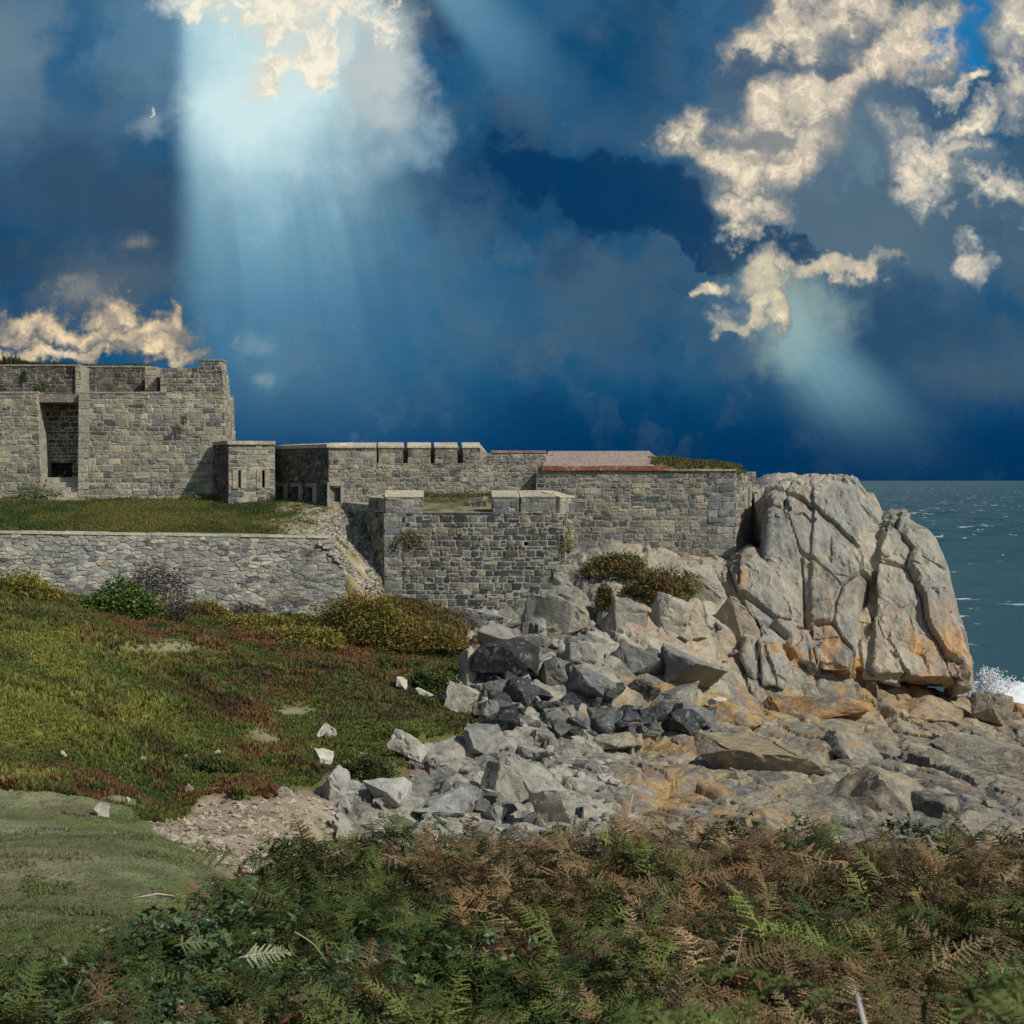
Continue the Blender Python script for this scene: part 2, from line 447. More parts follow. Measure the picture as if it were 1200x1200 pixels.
tc = tc * (1 + .5 * fbm(XX / .9, YY / .7, o=4, s=139))[..., None]
tc = cmix(tc, A(118, 108, 84), .8 * sstep(.22, .45, fbm(XX / 1.6, YY / 1.0, o=4, s=143)))
c = np.where(tm[..., None] & ~hm[..., None], tc, c)
sc_ = cmix(C_SAND, A(132, 118, 92), sstep(-0.2, 0.3, fbm(XX / 0.8, YY / 0.8, o=4, s=141)))
c = np.where((gm & ~tm & ~hm)[..., None], sc_, c)
rockm = (~(hm | tm | gm)) & (YY > 44)
zg2 = np.where(rockm & (YY < 96), zg - 0.55 - 0.9 * sstep(50, 62, YY), zg)
GZ = zg
tag(mk('ground', np.stack([XX, YY, zg2], -1), [grid_faces(len(gx), len(gy))], M_GROUND, smooth=True, col=c.reshape(-1, 3)), kind='structure')

# ------------------------------------------------------------------ bedrock of the shore
rx = axis(-14, 46, -9, 30.5, 0.085, 1.3); ry = axis(38, 106, 41, 96, 0.095, 1.3)
RX, RY = np.meshgrid(rx, ry)
rz = rock_h(RX, RY)
rb = BASE(RX, RY)
h2, t2, g2 = zones(RX, RY, rb)
rz = np.where(h2 | t2 | g2, rb - 0.9, rz)
RG = rz
PX, PY = proj(RX, RY, rb)
def rock_col(x, y, px, py, s=0):
    f1, f2, a, b, c_, dx, dy = voro2((x + 0.4 * fbm(x, y, o=2, s=201)) / 1.3, y / 1.6, 51 + s)
    n = fbm(x / 3, y / 4, o=4, s=203); n2 = fbm(x / 0.7, y / 0.9, o=4, s=205)
    pale = np.array(A(142, 141, 131)); grey = np.array(A(104, 106, 104)); tan = np.array(A(142, 135, 116)); ora = np.array(A(158, 124, 72, 1.3, .9)); brn = np.array(A(116, 111, 101)); drk = np.array(A(66, 68, 70))
    c = cmix(pale, grey, sstep(0.35, 0.8, a + 0.5 * n2))
    right = sstep(690, 800, px + 60 * n) 
    c2 = cmix(tan, brn, sstep(0.35, 0.7, a + 0.5 * n))
    c2 = cmix(c2, grey, 0.85 * sstep(0.5, 0.75, c_ + 0.4 * n2))
    og = np.exp(-((py - 822) / 38.0) ** 2) * 0.72 + 0.72 * np.exp(-((px - 800) / 110.0) ** 2 - ((py - 905) / 60.0) ** 2) + 0.5 * np.exp(-((px - 860) / 150.0) ** 2 - ((py - 965) / 25.0) ** 2)
    c2 = cmix(c2, ora, np.clip(og, 0, 1) * sstep(-0.15, 0.25, n2 + 0.5 * n))
    low = right * sstep(770, 812, py)
    c = cmix(c, c2, low)
    d = np.exp(-((px - 1085) / 60.0) ** 2 - ((py - 935) / 28.0) ** 2) + 0.8 * np.exp(-((px - 1000) / 60.0) ** 2 - ((py - 945) / 14.0) ** 2)
    c = cmix(c, drk, np.clip(d, 0, 0.85) * sstep(-0.3, 0.2, n2))
    up = sstep(800, 760, py) * sstep(690, 760, px)       # warm pale slope under the east wall
    c = cmix(c, A(158, 148, 128), 0.6 * up)
    c = cmix(c, A(168, 140, 116), 0.5 * up * sstep(0.1, 0.4, n2))
    return c * (0.86 + 0.28 * b)[..., None]
rc = rock_col(RX, RY, PX, PY) * np.array([1.04, 1.0, .91])
shore = mk('rocky_shore', np.stack([RX, RY, rz], -1), [grid_faces(len(rx), len(ry))], M_ROCK, smooth=True, col=rc.reshape(-1, 3))
tag(shore, kind='structure')
try: shore.data.set_sharp_from_angle(angle=math.radians(38))
except Exception as e: print('sharp', e)

# ================================================================== masonry
def clip(poly, nx, ny, d):
    """keep the side nx*u+ny*v <= d of a polygon"""
    r = []
    for i in range(len(poly)):
        a = poly[i - 1]; b = poly[i]
        da = nx * a[0] + ny * a[1] - d; db = nx * b[0] + ny * b[1] - d
        if (da <= 0) != (db <= 0):
            t = da / (da - db); r.append((a[0] + t * (b[0] - a[0]), a[1] + t * (b[1] - a[1])))
        if db <= 0: r.append(b)
    return r
def clip_out(poly, outline, inset=0.0):
    for i in range(len(outline)):
        a = outline[i - 1]; b = outline[i]
        ex, ey = b[0] - a[0], b[1] - a[1]; l = math.hypot(ex, ey)
        if l < 1e-6: continue
        nx, ny = ey / l, -ex / l
        poly = clip(poly, nx, ny, nx * a[0] + ny * a[1] - inset)
        if len(poly) < 3: return []
    return poly
def area(p): return 0.5 * sum(p[i - 1][0] * p[i][1] - p[i][0] * p[i - 1][1] for i in range(len(p)))
def cen(p): return (sum(q[0] for q in p) / len(p), sum(q[1] for q in p) / len(p))
class Fr:
    def __init__(s, O, U, V, N): s.O, s.U, s.V, s.N = [np.asarray(q, float) for q in (O, U, V, N)]
    def __call__(s, u, v, d=0.0): return s.O + s.U * u + s.V * v + s.N * d
def frame(a, b, z0, lean=0.0):
    """wall foot from plan point a to plan point b (seen left to right), leaning back by lean per metre"""
    a = np.array(a, float); b = np.array(b, float)
    U = (b - a) / np.linalg.norm(b - a); N = np.array((U[1], -U[0]))
    V = np.array((-N[0] * lean, -N[1] * lean, 1.0))
    f = Fr((a[0], a[1], z0), (U[0], U[1], 0), V, (N[0], N[1], 0)); f.len = float(np.linalg.norm(b - a))
    return f
def cells_course(u0, u1, v0, v1, w, h, rnd, jit=0.03, gap=0.025, seed=0):
    v = v0 - rnd.random() * h
    while v < v1:
        hh = h * rnd.uniform(0.65, 1.35); u = u0 - rnd.random() * w
        while u < u1:
            ww = w * rnd.choice((0.45, 0.7, 0.9, 1.1, 1.5)) * rnd.uniform(0.85, 1.15)
            rs = [(u, v, u + ww, v + hh)]
            if rnd.random() < 0.28 and hh > 0.7 * h:
                k = v + hh * rnd.uniform(0.4, 0.6); rs = [(u, v, u + ww, k), (u, k, u + ww, v + hh)]
                if rnd.random() < 0.4: m = u + ww * rnd.uniform(.35, .65); rs = [(u, v, u + ww, k), (u, k, m, v + hh), (m, k, u + ww, v + hh)]
            for (a, b, c, d) in rs:
                g = gap * rnd.uniform(0.25, 0.9)
                a += g; b += g; c -= g; d -= g
                if c - a < 0.05 or d - b < 0.05: continue
                ch = min(c - a, d - b) * rnd.uniform(0.05, 0.28)
                pts = [(a + ch * rnd.random(), b), ((a + c) / 2, b), (c - ch * rnd.random(), b), (c, b + ch * rnd.random()), (c, (b + d) / 2), (c, d - ch * rnd.random()), (c - ch * rnd.random(), d), ((a + c) / 2, d), (a + ch * rnd.random(), d), (a, d - ch * rnd.random()), (a, (b + d) / 2), (a, b + ch * rnd.random())]
                yield [(p[0] + jit * rnd.uniform(-1, 1) * 0.5, p[1] + jit * rnd.uniform(-1, 1) * 0.5) for p in pts]
            u += ww
        v += hh
def cells_rubble(u0, u1, v0, v1, w, h, rnd, gap=0.03, jit=0.62):
    rows = int((v1 - v0) / h) + 5; S = {}
    for j in range(rows):
        for i in range(int((u1 - u0) / w) + 5):
            S[(i, j)] = ((i - 2 + rnd.random() * .3 + (j * .37) % 1 + rnd.uniform(-jit, jit)), (j - 2 + rnd.uniform(-jit, jit)))
    for (i, j), (a, b) in S.items():
        p = [(a - 2, b - 2), (a + 2, b - 2), (a + 2, b + 2), (a - 2, b + 2)]
        for di in (-2, -1, 0, 1, 2):
            for dj in (-2, -1, 0, 1, 2):
                q = S.get((i + di, j + dj))
                if q is None or (di == 0 and dj == 0): continue
                nx, ny = q[0] - a, q[1] - b; l = math.hypot(nx, ny) + 1e-9; nx /= l; ny /= l
                p = clip(p, nx, ny, nx * a + ny * b + l / 2 - gap / (w if abs(nx) > abs(ny) else h) * rnd.uniform(0.3, 1.0) * 0.5)
                if len(p) < 3: break
            if len(p) < 3: break
        if len(p) >= 3: yield [(u0 + x * w, v0 + y * h) for x, y in p]
def hole_clip(p, hs):
    for (a, b, c, d) in hs:
        us = [q[0] for q in p]; vs = [q[1] for q in p]
        if max(us) <= a or min(us) >= c or max(vs) <= b or min(vs) >= d: continue
        x, y = cen(p)
        o = sorted(((a - x, (1, 0, a)), (x - c, (-1, 0, -c)), (b - y, (0, 1, b)), (y - d, (0, -1, -d))), key=lambda t: -t[0])[0]
        if o[0] < -0.25 * min(c - a, d - b) - 0.1: return []
        p = clip(p, *o[1])
        if len(p) < 3: return []
    return p
WARM = np.array([1.05, 1.0, .91])
def PATCH(u, v, s): return float(fbm(np.array([u / 2.4 + s]), np.array([v / 1.7 + s]), o=3, s=91)[0])
def masonry(mb, fr, outline, thick, style='course', w=0.5, h=0.3, pal=None, mortar=A(150, 145, 128), holes=(), prot=(0.005, 0.03), gap=0.035, rnd=None, depth=0.9, tint=None, back=True, jit=.05):
    rnd = rnd or random.Random(len(mb.v) + 5)
    us = [p[0] for p in outline]; vs = [p[1] for p in outline]
    if area(outline) < 0: outline = outline[::-1]
    mc = np.array(mortar)
    # core, with real openings
    ue = sorted({min(us), max(us), *[x for q in holes for x in (q[0], q[2])]}); ve = sorted({min(vs), max(vs), *[x for q in holes for x in (q[1], q[3])]})
    for i in range(len(ue) - 1):
        for j in range(len(ve) - 1):
            mu, mv = (ue[i] + ue[i + 1]) / 2, (ve[j] + ve[j + 1]) / 2
            if any(a < mu < c and b < mv < d for a, b, c, d in holes): continue
            q = clip_out([(ue[i], ve[j]), (ue[i + 1], ve[j]), (ue[i + 1], ve[j + 1]), (ue[i], ve[j + 1])], outline)
            if len(q) >= 3: mb.poly([fr(u, v, 0) for u, v in q], tuple(mc))
    if back: mb.poly([fr(u, v, -thick) for u, v in outline][::-1], tuple(mc))
    for i in range(len(outline)):
        a, b = outline[i - 1], outline[i]
        mb.poly([fr(*a, 0), fr(*a, -thick), fr(*b, -thick), fr(*b, 0)], tuple(mc * 0.9))
    dk = A(92, 90, 84)  # opening sides and back coloured dark, for the shade inside them
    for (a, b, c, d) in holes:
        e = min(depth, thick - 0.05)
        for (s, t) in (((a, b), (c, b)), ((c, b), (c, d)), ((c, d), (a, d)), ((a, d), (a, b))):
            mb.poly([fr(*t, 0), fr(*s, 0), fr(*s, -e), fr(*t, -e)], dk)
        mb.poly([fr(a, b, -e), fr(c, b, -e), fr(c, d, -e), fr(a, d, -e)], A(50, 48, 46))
    kw = {'jit': jit} if style == 'course' else {}
    gen = cells_course if style == 'course' else cells_rubble
    for p in gen(min(us), max(us), min(vs), max(vs), w, h, rnd, gap=gap, **kw):
        p = clip_out(p, outline)
        if len(p) >= 3 and holes: p = hole_clip(p, holes)
        if len(p) < 3 or abs(area(p)) < 0.004: continue
        if area(p) < 0: p = p[::-1]
        cu, cv = cen(p); size = math.sqrt(abs(area(p)))
        e = rnd.uniform(*prot); tu, tv = rnd.uniform(-.07, .07), rnd.uniform(-.07, .07)
        sp_ = fr.O[0] + fr.O[1]
        cc = np.array(pal(rnd, cu, cv)) * rnd.uniform(0.80, 1.20) * WARM * (1 + .45 * PATCH(cu, cv, sp_))
        k = 1 - min(0.5, 0.035 / size * 1.6)
        n = len(p); vsx = [fr(u, v, 0.001) for u, v in p]
        for u, v in p:
            du, dv = u - cu, v - cv
            vsx.append(fr(cu + du * k, cv + dv * k, max(0.004, e + du * tu + dv * tv + rnd.uniform(-.006, .006))))
        vsx.append(fr(cu + rnd.uniform(-.1, .1) * size, cv + rnd.uniform(-.1, .1) * size, e + 0.03 * size * rnd.uniform(0.0, 1.2)))
        fs = [(i, (i + 1) % n, n + (i + 1) % n, n + i) for i in range(n)] + [(n + i, n + (i + 1) % n, 2 * n) for i in range(n)]
        mb.mesh(vsx, fs, tuple(np.clip(cc, 0.01, 0.85)))
def pal_of(*cs):
    cs = [(w, np.array(A(*c))) for w, c in cs]; tot = sum(w for w, _ in cs)
    def f(r, u, v):
        t = r.random() * tot
        for w, c in cs:
            t -= w
            if t <= 0: return c
        return cs[-1][1]
    return f
PAL_BAST = pal_of((3, (78, 82, 84)), (3, (96, 98, 95)), (2, (60, 66, 71)), (1.5, (120, 117, 104)), (1, (92, 90, 82)), (.6, (134, 130, 114)))
PAL_KEEP = pal_of((3, (138, 134, 119)), (2.5, (126, 125, 115)), (2, (108, 110, 108)), (1.2, (86, 91, 94)), (1, (150, 142, 122)), (.3, (136, 122, 104)))
PAL_DARK = pal_of((3, (84, 82, 76)), (2, (72, 72, 70)), (1, (98, 94, 84)), (1, (60, 60, 60)))  # darker stones, with shade put into the colour of left-facing walls and recesses
PAL_RET = pal_of((3, (138, 139, 132)), (2.5, (122, 126, 124)), (2, (150, 148, 136)), (1, (104, 112, 116)), (1, (140, 134, 120)), (.8, (90, 92, 88)))
PAL_EAST = pal_of((3, (112, 111, 103)), (2, (96, 100, 101)), (2, (132, 126, 110)), (1, (78, 84, 88)), (.8, (146, 140, 122)), (.3, (136, 120, 104)))
PAL_ASH = pal_of((3, (122, 124, 122)), (2, (104, 109, 112)), (2, (140, 138, 128)), (1, (90, 96, 102)))
CREAM = A(172, 160, 134); MORT = A(150, 146, 128); MORTD = A(146, 140, 126)
def pt(px, Y): return (X(px, Y), Y)
def rect(l, a, b): return [(0, a), (l, a), (l, b), (0, b)]
def block(mb, fr, u0, u1, v0, v1, d0, d1, col, slope=0.0, rnd=RNG):
    """dressed block on a wall frame, d0 front / d1 back (distance along the outward normal), top rising to the back by slope"""
    q = [fr(u0, v0, d0), fr(u1, v0, d0), fr(u1, v0, d1), fr(u0, v0, d1), fr(u0, v1, d0), fr(u1, v1, d0), fr(u1, v1 + slope, d1), fr(u0, v1 + slope, d1)]
    mb.hexa(q, tuple(np.array(col) * rnd.uniform(0.9, 1.1)))
def coping(mb, fr, u0, u1, v, h, d0, d1, col, slope=0.0, lng=1.1, rnd=RNG):
    u = u0
    while u < u1 - 0.02:
        w = min(lng * rnd.uniform(0.7, 1.3), u1 - u)
        if u1 - (u + w) < 0.25: w = u1 - u
        dz = rnd.uniform(-.012, .012)
        block(mb, fr, u + 0.008, u + w - 0.008, v, v + h + dz, d0 + rnd.uniform(-.015, .015), d1, col, slope, rnd)
        u += w

# ------------------------------------------------------------------ retaining wall below the terrace
def centre_foot(fr, l): return tuple(fr(l / 2, 0, 0))
fr = frame((X(-260, 86), 86), (X(436, 86), 86), 5.3, 0.42)
L = fr.len
uT = X(386, 88) - X(-260, 86); zl = 10.42 - 5.3; zr_ = 10.02 - 5.3
root = empty('retaining_wall', centre_foot(fr, L))
tag(root, 'long pale rubble retaining wall leaning back below the grass terrace', 'wall')
mb = MB()
masonry(mb, fr, [(0, 0), (L, 0), (uT, zr_), (0, zl)], 0.8, 'rubble', 0.44, 0.20, PAL_RET, A(118, 114, 100), prot=(0.0, 0.06), gap=0.04, rnd=random.Random(3))
mb.build('masonry', M_WALL, root)
mb = MB(); n = 24
r3 = random.Random(5)
for i in range(n):
    a = uT * i / n; b = uT * (i + 1) / n; za = zl + (zr_ - zl) * i / n + 0.004; zb_ = zl + (zr_ - zl) * (i + 1) / n + 0.004
    o = r3.uniform(-.02, .03); t = 0.13 + r3.uniform(-.02, .02)
    q = [fr(a + .01, za, .07 + o), fr(b - .01, zb_, .07 + o), fr(b - .01, zb_, -.75), fr(a + .01, za, -.75), fr(a + .01, za + t, .07 + o), fr(b - .01, zb_ + t, .07 + o), fr(b - .01, zb_ + t, -.75), fr(a + .01, za + t, -.75)]
    mb.hexa(q, tuple(np.array(A(164, 156, 134)) * r3.uniform(.88, 1.1)))
mb.build('coping', M_WALL, root)

# ------------------------------------------------------------------ terrace and earth bank
TG = []
for px in (-400, -150, 0, 130, 250): TG += pp((px, 627 + max(-1, min(3, px / 130)), 88.3), (px, 612, 91.5), (px, 596, 96), (px, 584.5, 99.6), (px, 584.5, 102.5), (px, 583.5, 110))
TG += pp((330, 629, 88.4), (330, 608, 92.5), (330, 591, 96), (330, 588, 98.2), (330, 586, 102), (375, 629, 88.6), (380, 608, 93), (385, 592, 96), (398, 596, 94.9),
         (386, 632, 88.5), (398, 612, 92.4), (408, 640, 90.5), (404, 618, 92.5), (425, 668, 89.3), (415, 640, 91), (432, 665, 90), (445, 694, 88.9), (428, 690, 87.7), (445, 705, 87.0), (420, 588, 98), (460, 585, 98), (450, 600, 94), (470, 640, 91))
TERR = TPS(TG, 2e-4)
tx = np.arange(X(-420, 88), -4.5, 0.16); ty = np.arange(83.6, 109, 0.16)
TX, TY = np.meshgrid(tx, ty)
def terr_z(x, y):
    return TERR(x, y) + 0.07 * fbm(x / 1.6, y / 1.6, o=3, s=301)
tz = terr_z(TX, TY)
uw = TX - X(386, 88)
edge = 88.12 + np.where(uw > 0, -(uw) * 1.0, 0)          # the bank spills down past the end of the retaining wall
tz = np.where(TY < edge, terr_z(TX, np.maximum(TY, edge)) - (edge - TY) * 3.0, tz)
tz = np.maximum(tz, BASE(TX, TY) - .8)
tz = np.where((TX > -6.72 - .0 * TY) & (TY < 90.5), np.minimum(tz, BASE(TX, TY) - .9), tz)
tz = np.where((TY < edge - .5) & (TX > X(386, 88) + .3), np.minimum(tz, BASE(TX, TY) - .5), tz)
TPX, TPY = proj(TX, TY, tz)
tn = fbm(TX / 1.8, TY / 1.8, o=4, s=305); t4 = fbm(TX / 0.6, TY / 0.7, o=3, s=307)
tc = cmix(A(72, 86, 36), A(98, 100, 46), sstep(-0.2, 0.35, tn + 0.4 * t4))
tc = cmix(tc, A(120, 112, 48), 0.8 * np.exp(-((TPX - 170) / 60.0) ** 2 - ((TPY - 606) / 14.0) ** 2) * sstep(-.2, .3, t4))
bare = sstep(300, 372, TPX + 50 * tn + 25 * t4) * 0.9 + 0.8 * sstep(380, 404, TPX)
dirt = cmix(A(152, 134, 96), A(168, 158, 132), sstep(-.2, .3, t4))
tc = cmix(tc, dirt, np.clip(bare, 0, 1) * sstep(-0.35, 0.15, t4 + 0.3 + 0.4 * tn))
tc = cmix(tc, A(146, 130, 92), sstep(587.5, 585, TPY) * 0.75)
tag(mk('grass_terrace', np.stack([TX, TY, tz], -1), [grid_faces(len(tx), len(ty))], M_GROUND, smooth=True, col=tc.reshape(-1, 3)), kind='structure')

# ------------------------------------------------------------------ keep (left)
def keep():
    k = empty('stone_keep', (X(130, 100), 100, 11.9))
    tag(k, 'tall old stone fort block with a dark doorway passage and a corner turret', 'fort')
    z0 = 11.6; top = Z(461, 100) - z0
    # left pier
    fr = frame(pt(-260, 100), pt(49, 100), z0, 0.03); l = fr.len
    mb = MB(); masonry(mb, fr, [(0, 0), (l, 0), (l - 0.3, top), (0, top)], 3.6, 'course', 0.62, 0.33, PAL_KEEP, MORT, rnd=random.Random(21))
    coping(mb, fr, 0, l - 0.28, top + .003, 0.12, 0.05, -1.2, A(150, 144, 124), 0.0)
    fe = Fr(fr(l - .02, 0, .0), -fr.N, fr.V + fr.U * (-.3 / top), fr.U)
    masonry(mb, fe, [(0, 0), (3.0, 0), (3.0, top - .05), (0, top - .05)], .3, 'course', .5, .32, PAL_KEEP, MORT, rnd=random.Random(211))
    mb.build('pier', M_WALL, k)
    # right front wall with battered end
    fr = frame(pt(92, 100), pt(268, 100), z0, 0.03); l = fr.len
    mb = MB()
    zt2 = Z(431, 100) - z0
    lt = X(259, 100) - X(92, 100); lm = X(262, 100) - X(92, 100)
    masonry(mb, fr, [(0, 0), (l, 0), (lm, top), (0, top)], 2.4, 'course', 0.6, 0.33, PAL_KEEP, MORT, rnd=random.Random(22))
    u1 = X(187, 100) - X(92, 100)
    masonry(mb, fr, [(u1, top + .002), (lm, top + .002), (lt, zt2), (u1, zt2)], 2.2, 'course', 0.5, 0.28, PAL_EAST, MORT, rnd=random.Random(23))
    fe = Fr(fr(l - .005, 0, 0), -fr.N, fr.V - fr.U * ((l - lm) / top), fr.U); masonry(mb, fe, [(0, 0), (3.4, 0), (3.4, top), (0, top)], .2, 'course', .5, .32, PAL_EAST, MORT, rnd=random.Random(212))
    fe = Fr(fr(lm - .005, top, 0), -fr.N, fr.V - fr.U * ((lm - lt) / (zt2 - top)), fr.U); masonry(mb, fe, [(0, 0), (2.1, 0), (2.1, zt2 - top), (0, zt2 - top)], .2, 'course', .5, .32, PAL_EAST, MORT, rnd=random.Random(213))
    mb.build('front_wall', M_WALL, k)
    mb = MB(); r = random.Random(4)                      # pale dressed jamb beside the passage
    v = 0.0
    while v < top - 0.05:
        hh = min(r.uniform(0.35, 0.6), top - v); w = r.choice((0.35, 0.62))
        block(mb, fr, -0.02, w, v + .012, v + hh - .012, 0.065, -0.4, A(154, 146, 124), 0, r); v += hh
    mb.build('doorway_jamb', M_WALL, k)
    mb = MB(); coping(mb, fr, 0.0, u1 - .02, top + .003, 0.1, 0.05, -1.3, A(150, 142, 120)); mb.build('ledge_coping', M_WALL, k)
    # turret on the corner
    ua = X(233, 100) - X(92, 100); zt = Z(422.5, 100) - z0
    mb = MB(); masonry(mb, Fr(fr(0, 0, .03), fr.U, fr.V, fr.N), [(ua, zt2 - .25), (lt + .02, zt2 - .25), (lt - .02, zt), (ua, zt)], 1.7, 'course', 0.42, 0.3, PAL_EAST, MORT, rnd=random.Random(24))
    coping(mb, fr, ua - .05, lt + .05, zt + .002, .09, .09, -1.75, A(132, 128, 112)); mb.build('corner_turret', M_WALL, k)
    # upper parapet, set back: left stretch, bay with its shade put into darker stones, pale pier, slot
    f2 = frame(pt(-260, 101.6), pt(93, 101.6), z0 + top - .3, 0.0)
    zp = Z(429, 101.6) - (z0 + top - .3)
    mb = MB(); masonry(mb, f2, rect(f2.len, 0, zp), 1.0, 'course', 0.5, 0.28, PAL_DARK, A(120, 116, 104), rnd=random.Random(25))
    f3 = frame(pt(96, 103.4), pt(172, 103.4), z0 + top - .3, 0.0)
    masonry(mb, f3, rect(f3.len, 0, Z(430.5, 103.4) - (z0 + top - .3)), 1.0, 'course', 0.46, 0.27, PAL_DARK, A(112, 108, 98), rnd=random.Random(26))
    mb.build('upper_wall', M_WALL, k)
    mb = MB(); f4 = frame(pt(170, 101.2), pt(184, 101.2), z0 + top - .3, 0.0)
    masonry(mb, f4, rect(f4.len, 0, Z(430, 101.2) - (z0 + top - .3)), 2.4, 'course', 0.5, 0.4, pal_of((1, (146, 138, 120))), MORT, rnd=random.Random(27))
    mb.build('parapet_pier', M_WALL, k); mb = MB(); f5 = frame(pt(88, 101.45), pt(95, 101.45), z0 + top - .3, 0.0)
    masonry(mb, f5, rect(f5.len, 0, zp - .02), 2.2, 'course', 0.5, 0.4, pal_of((1, (148, 140, 122))), MORT, rnd=random.Random(28))
    mb.build('parapet_pier', M_WALL, k)
    mb = MB(); coping(mb, f2, 0, f2.len, zp + .003, 0.1, .06, -1.1, A(138, 134, 112)); mb.build('parapet_coping', M_WALL, k); mb = MB(); coping(mb, f3, -.2, f3.len + .2, Z(430.5, 103.4) - (z0 + top - .3) + .003, .1, .05, -1.1, A(138, 134, 112))
    mb.build('parapet_coping', M_WALL, k)
    # floor of the roof, so the bay is closed
    mb = MB(); mb.hexa([(X(-260, 100), 100.4, z0 + top - .5), (X(250, 100), 100.4, z0 + top - .5), (X(205, 109), 109, z0 + top - .5), (X(-260, 100), 109, z0 + top - .5),
                        (X(-260, 100), 100.4, z0 + top - .02), (X(250, 100), 100.4, z0 + top - .02), (X(205, 109), 109, z0 + top - .02), (X(-260, 100), 109, z0 + top - .02)], A(120, 116, 98)); mb.build('roof', M_WALL, k)
    # back wall of the passage with a ruined dark opening above the steps
    f6 = frame((X(46, 100) - .4, 101.9), (X(92, 100) + .5, 101.9), z0, 0.0)
    mb = MB(); masonry(mb, f6, rect(f6.len, 0, top - .05), 0.8, 'course', 0.44, 0.3, PAL_DARK, A(150, 146, 130), gap=0.05, rnd=random.Random(29), holes=[(0.55, 1.55, 1.85, 2.45)], depth=.6)  # dark stones stand in for the shade of the passage
    mb.build('passage_wall', M_WALL, k)
    for i in range(5):                                    # steps up into the passage
        mb = MB(); f7 = frame((X(49, 100) + .02, 99.7 + .3 * i), (X(92, 100) - .02, 99.7 + .3 * i), z0, 0.0)
        coping(mb, f7, 0, f7.len, 0.0, 0.42 + 0.29 * i, 0, -.296, A(158, 152, 134), 0, 1.3); mb.build('step', M_WALL, k)
    mb = MB(); mb.hexa([(X(49, 100), 101.22, z0), (X(92, 100), 101.22, z0), (X(92, 100), 101.9, z0), (X(49, 100), 101.9, z0), (X(49, 100), 101.22, z0 + 1.52), (X(92, 100), 101.22, z0 + 1.52), (X(92, 100), 101.9, z0 + 1.52), (X(49, 100), 101.9, z0 + 1.52)], A(128, 122, 102)); mb.build('landing', M_WALL, k)
    return k
keep()

# ------------------------------------------------------------------ loophole block
def loophole():
    z0 = 11.5; k = empty('loophole_block', (X(295, 97.9), 97.9, 11.9)); tag(k, 'low stone guard block with two narrow arrow slits and a flat pale coping', 'wall')
    fa = frame(pt(250, 99.9), pt(268, 97.5), z0); fb = frame(pt(268, 97.5), pt(322, 98.3), z0)
    zt = Z(521, 97.9) - z0
    mb = MB(); masonry(mb, fa, rect(fa.len, 0, zt), 0.8, 'course', .4, .26, PAL_DARK, A(104, 96, 86), rnd=random.Random(31)); mb.build('side_wall', M_WALL, k)  # side turned from the sun, its shade put into stones and mortar
    hs = []
    for px in (280.5, 308.5):
        u = (px - 268) / (322 - 268) * fb.len; hs.append((u - .075, Z(571.5, 97.9) - z0, u + .075, Z(551, 97.9) - z0))
    mb = MB(); masonry(mb, fb, rect(fb.len, 0, zt), 0.8, 'course', .55, .32, PAL_KEEP, MORT, holes=hs, rnd=random.Random(32), depth=.7); mb.build('front_wall', M_WALL, k)
    for (a, b, c, d) in hs:
        mb = MB(); col = A(150, 140, 118)
        block(mb, fb, a - .32, a - .004, b - .05, d + .02, .068, -.2, col); block(mb, fb, c + .004, c + .32, b - .05, d + .02, .068, -.2, col)
        mb.build('arrow_slit', M_WALL, k)
    mb = MB(); p0 = pt(249, 100.2)
    coping(mb, fb, -.1, fb.len + .02, zt + .003, .2, .12, -3.2, CREAM, .08); coping(mb, fa, 0, fa.len - .15, zt + .003, .19, .06, -.8, A(164, 142, 116), 0)
    mb.build('coping', M_WALL, k)
loophole()

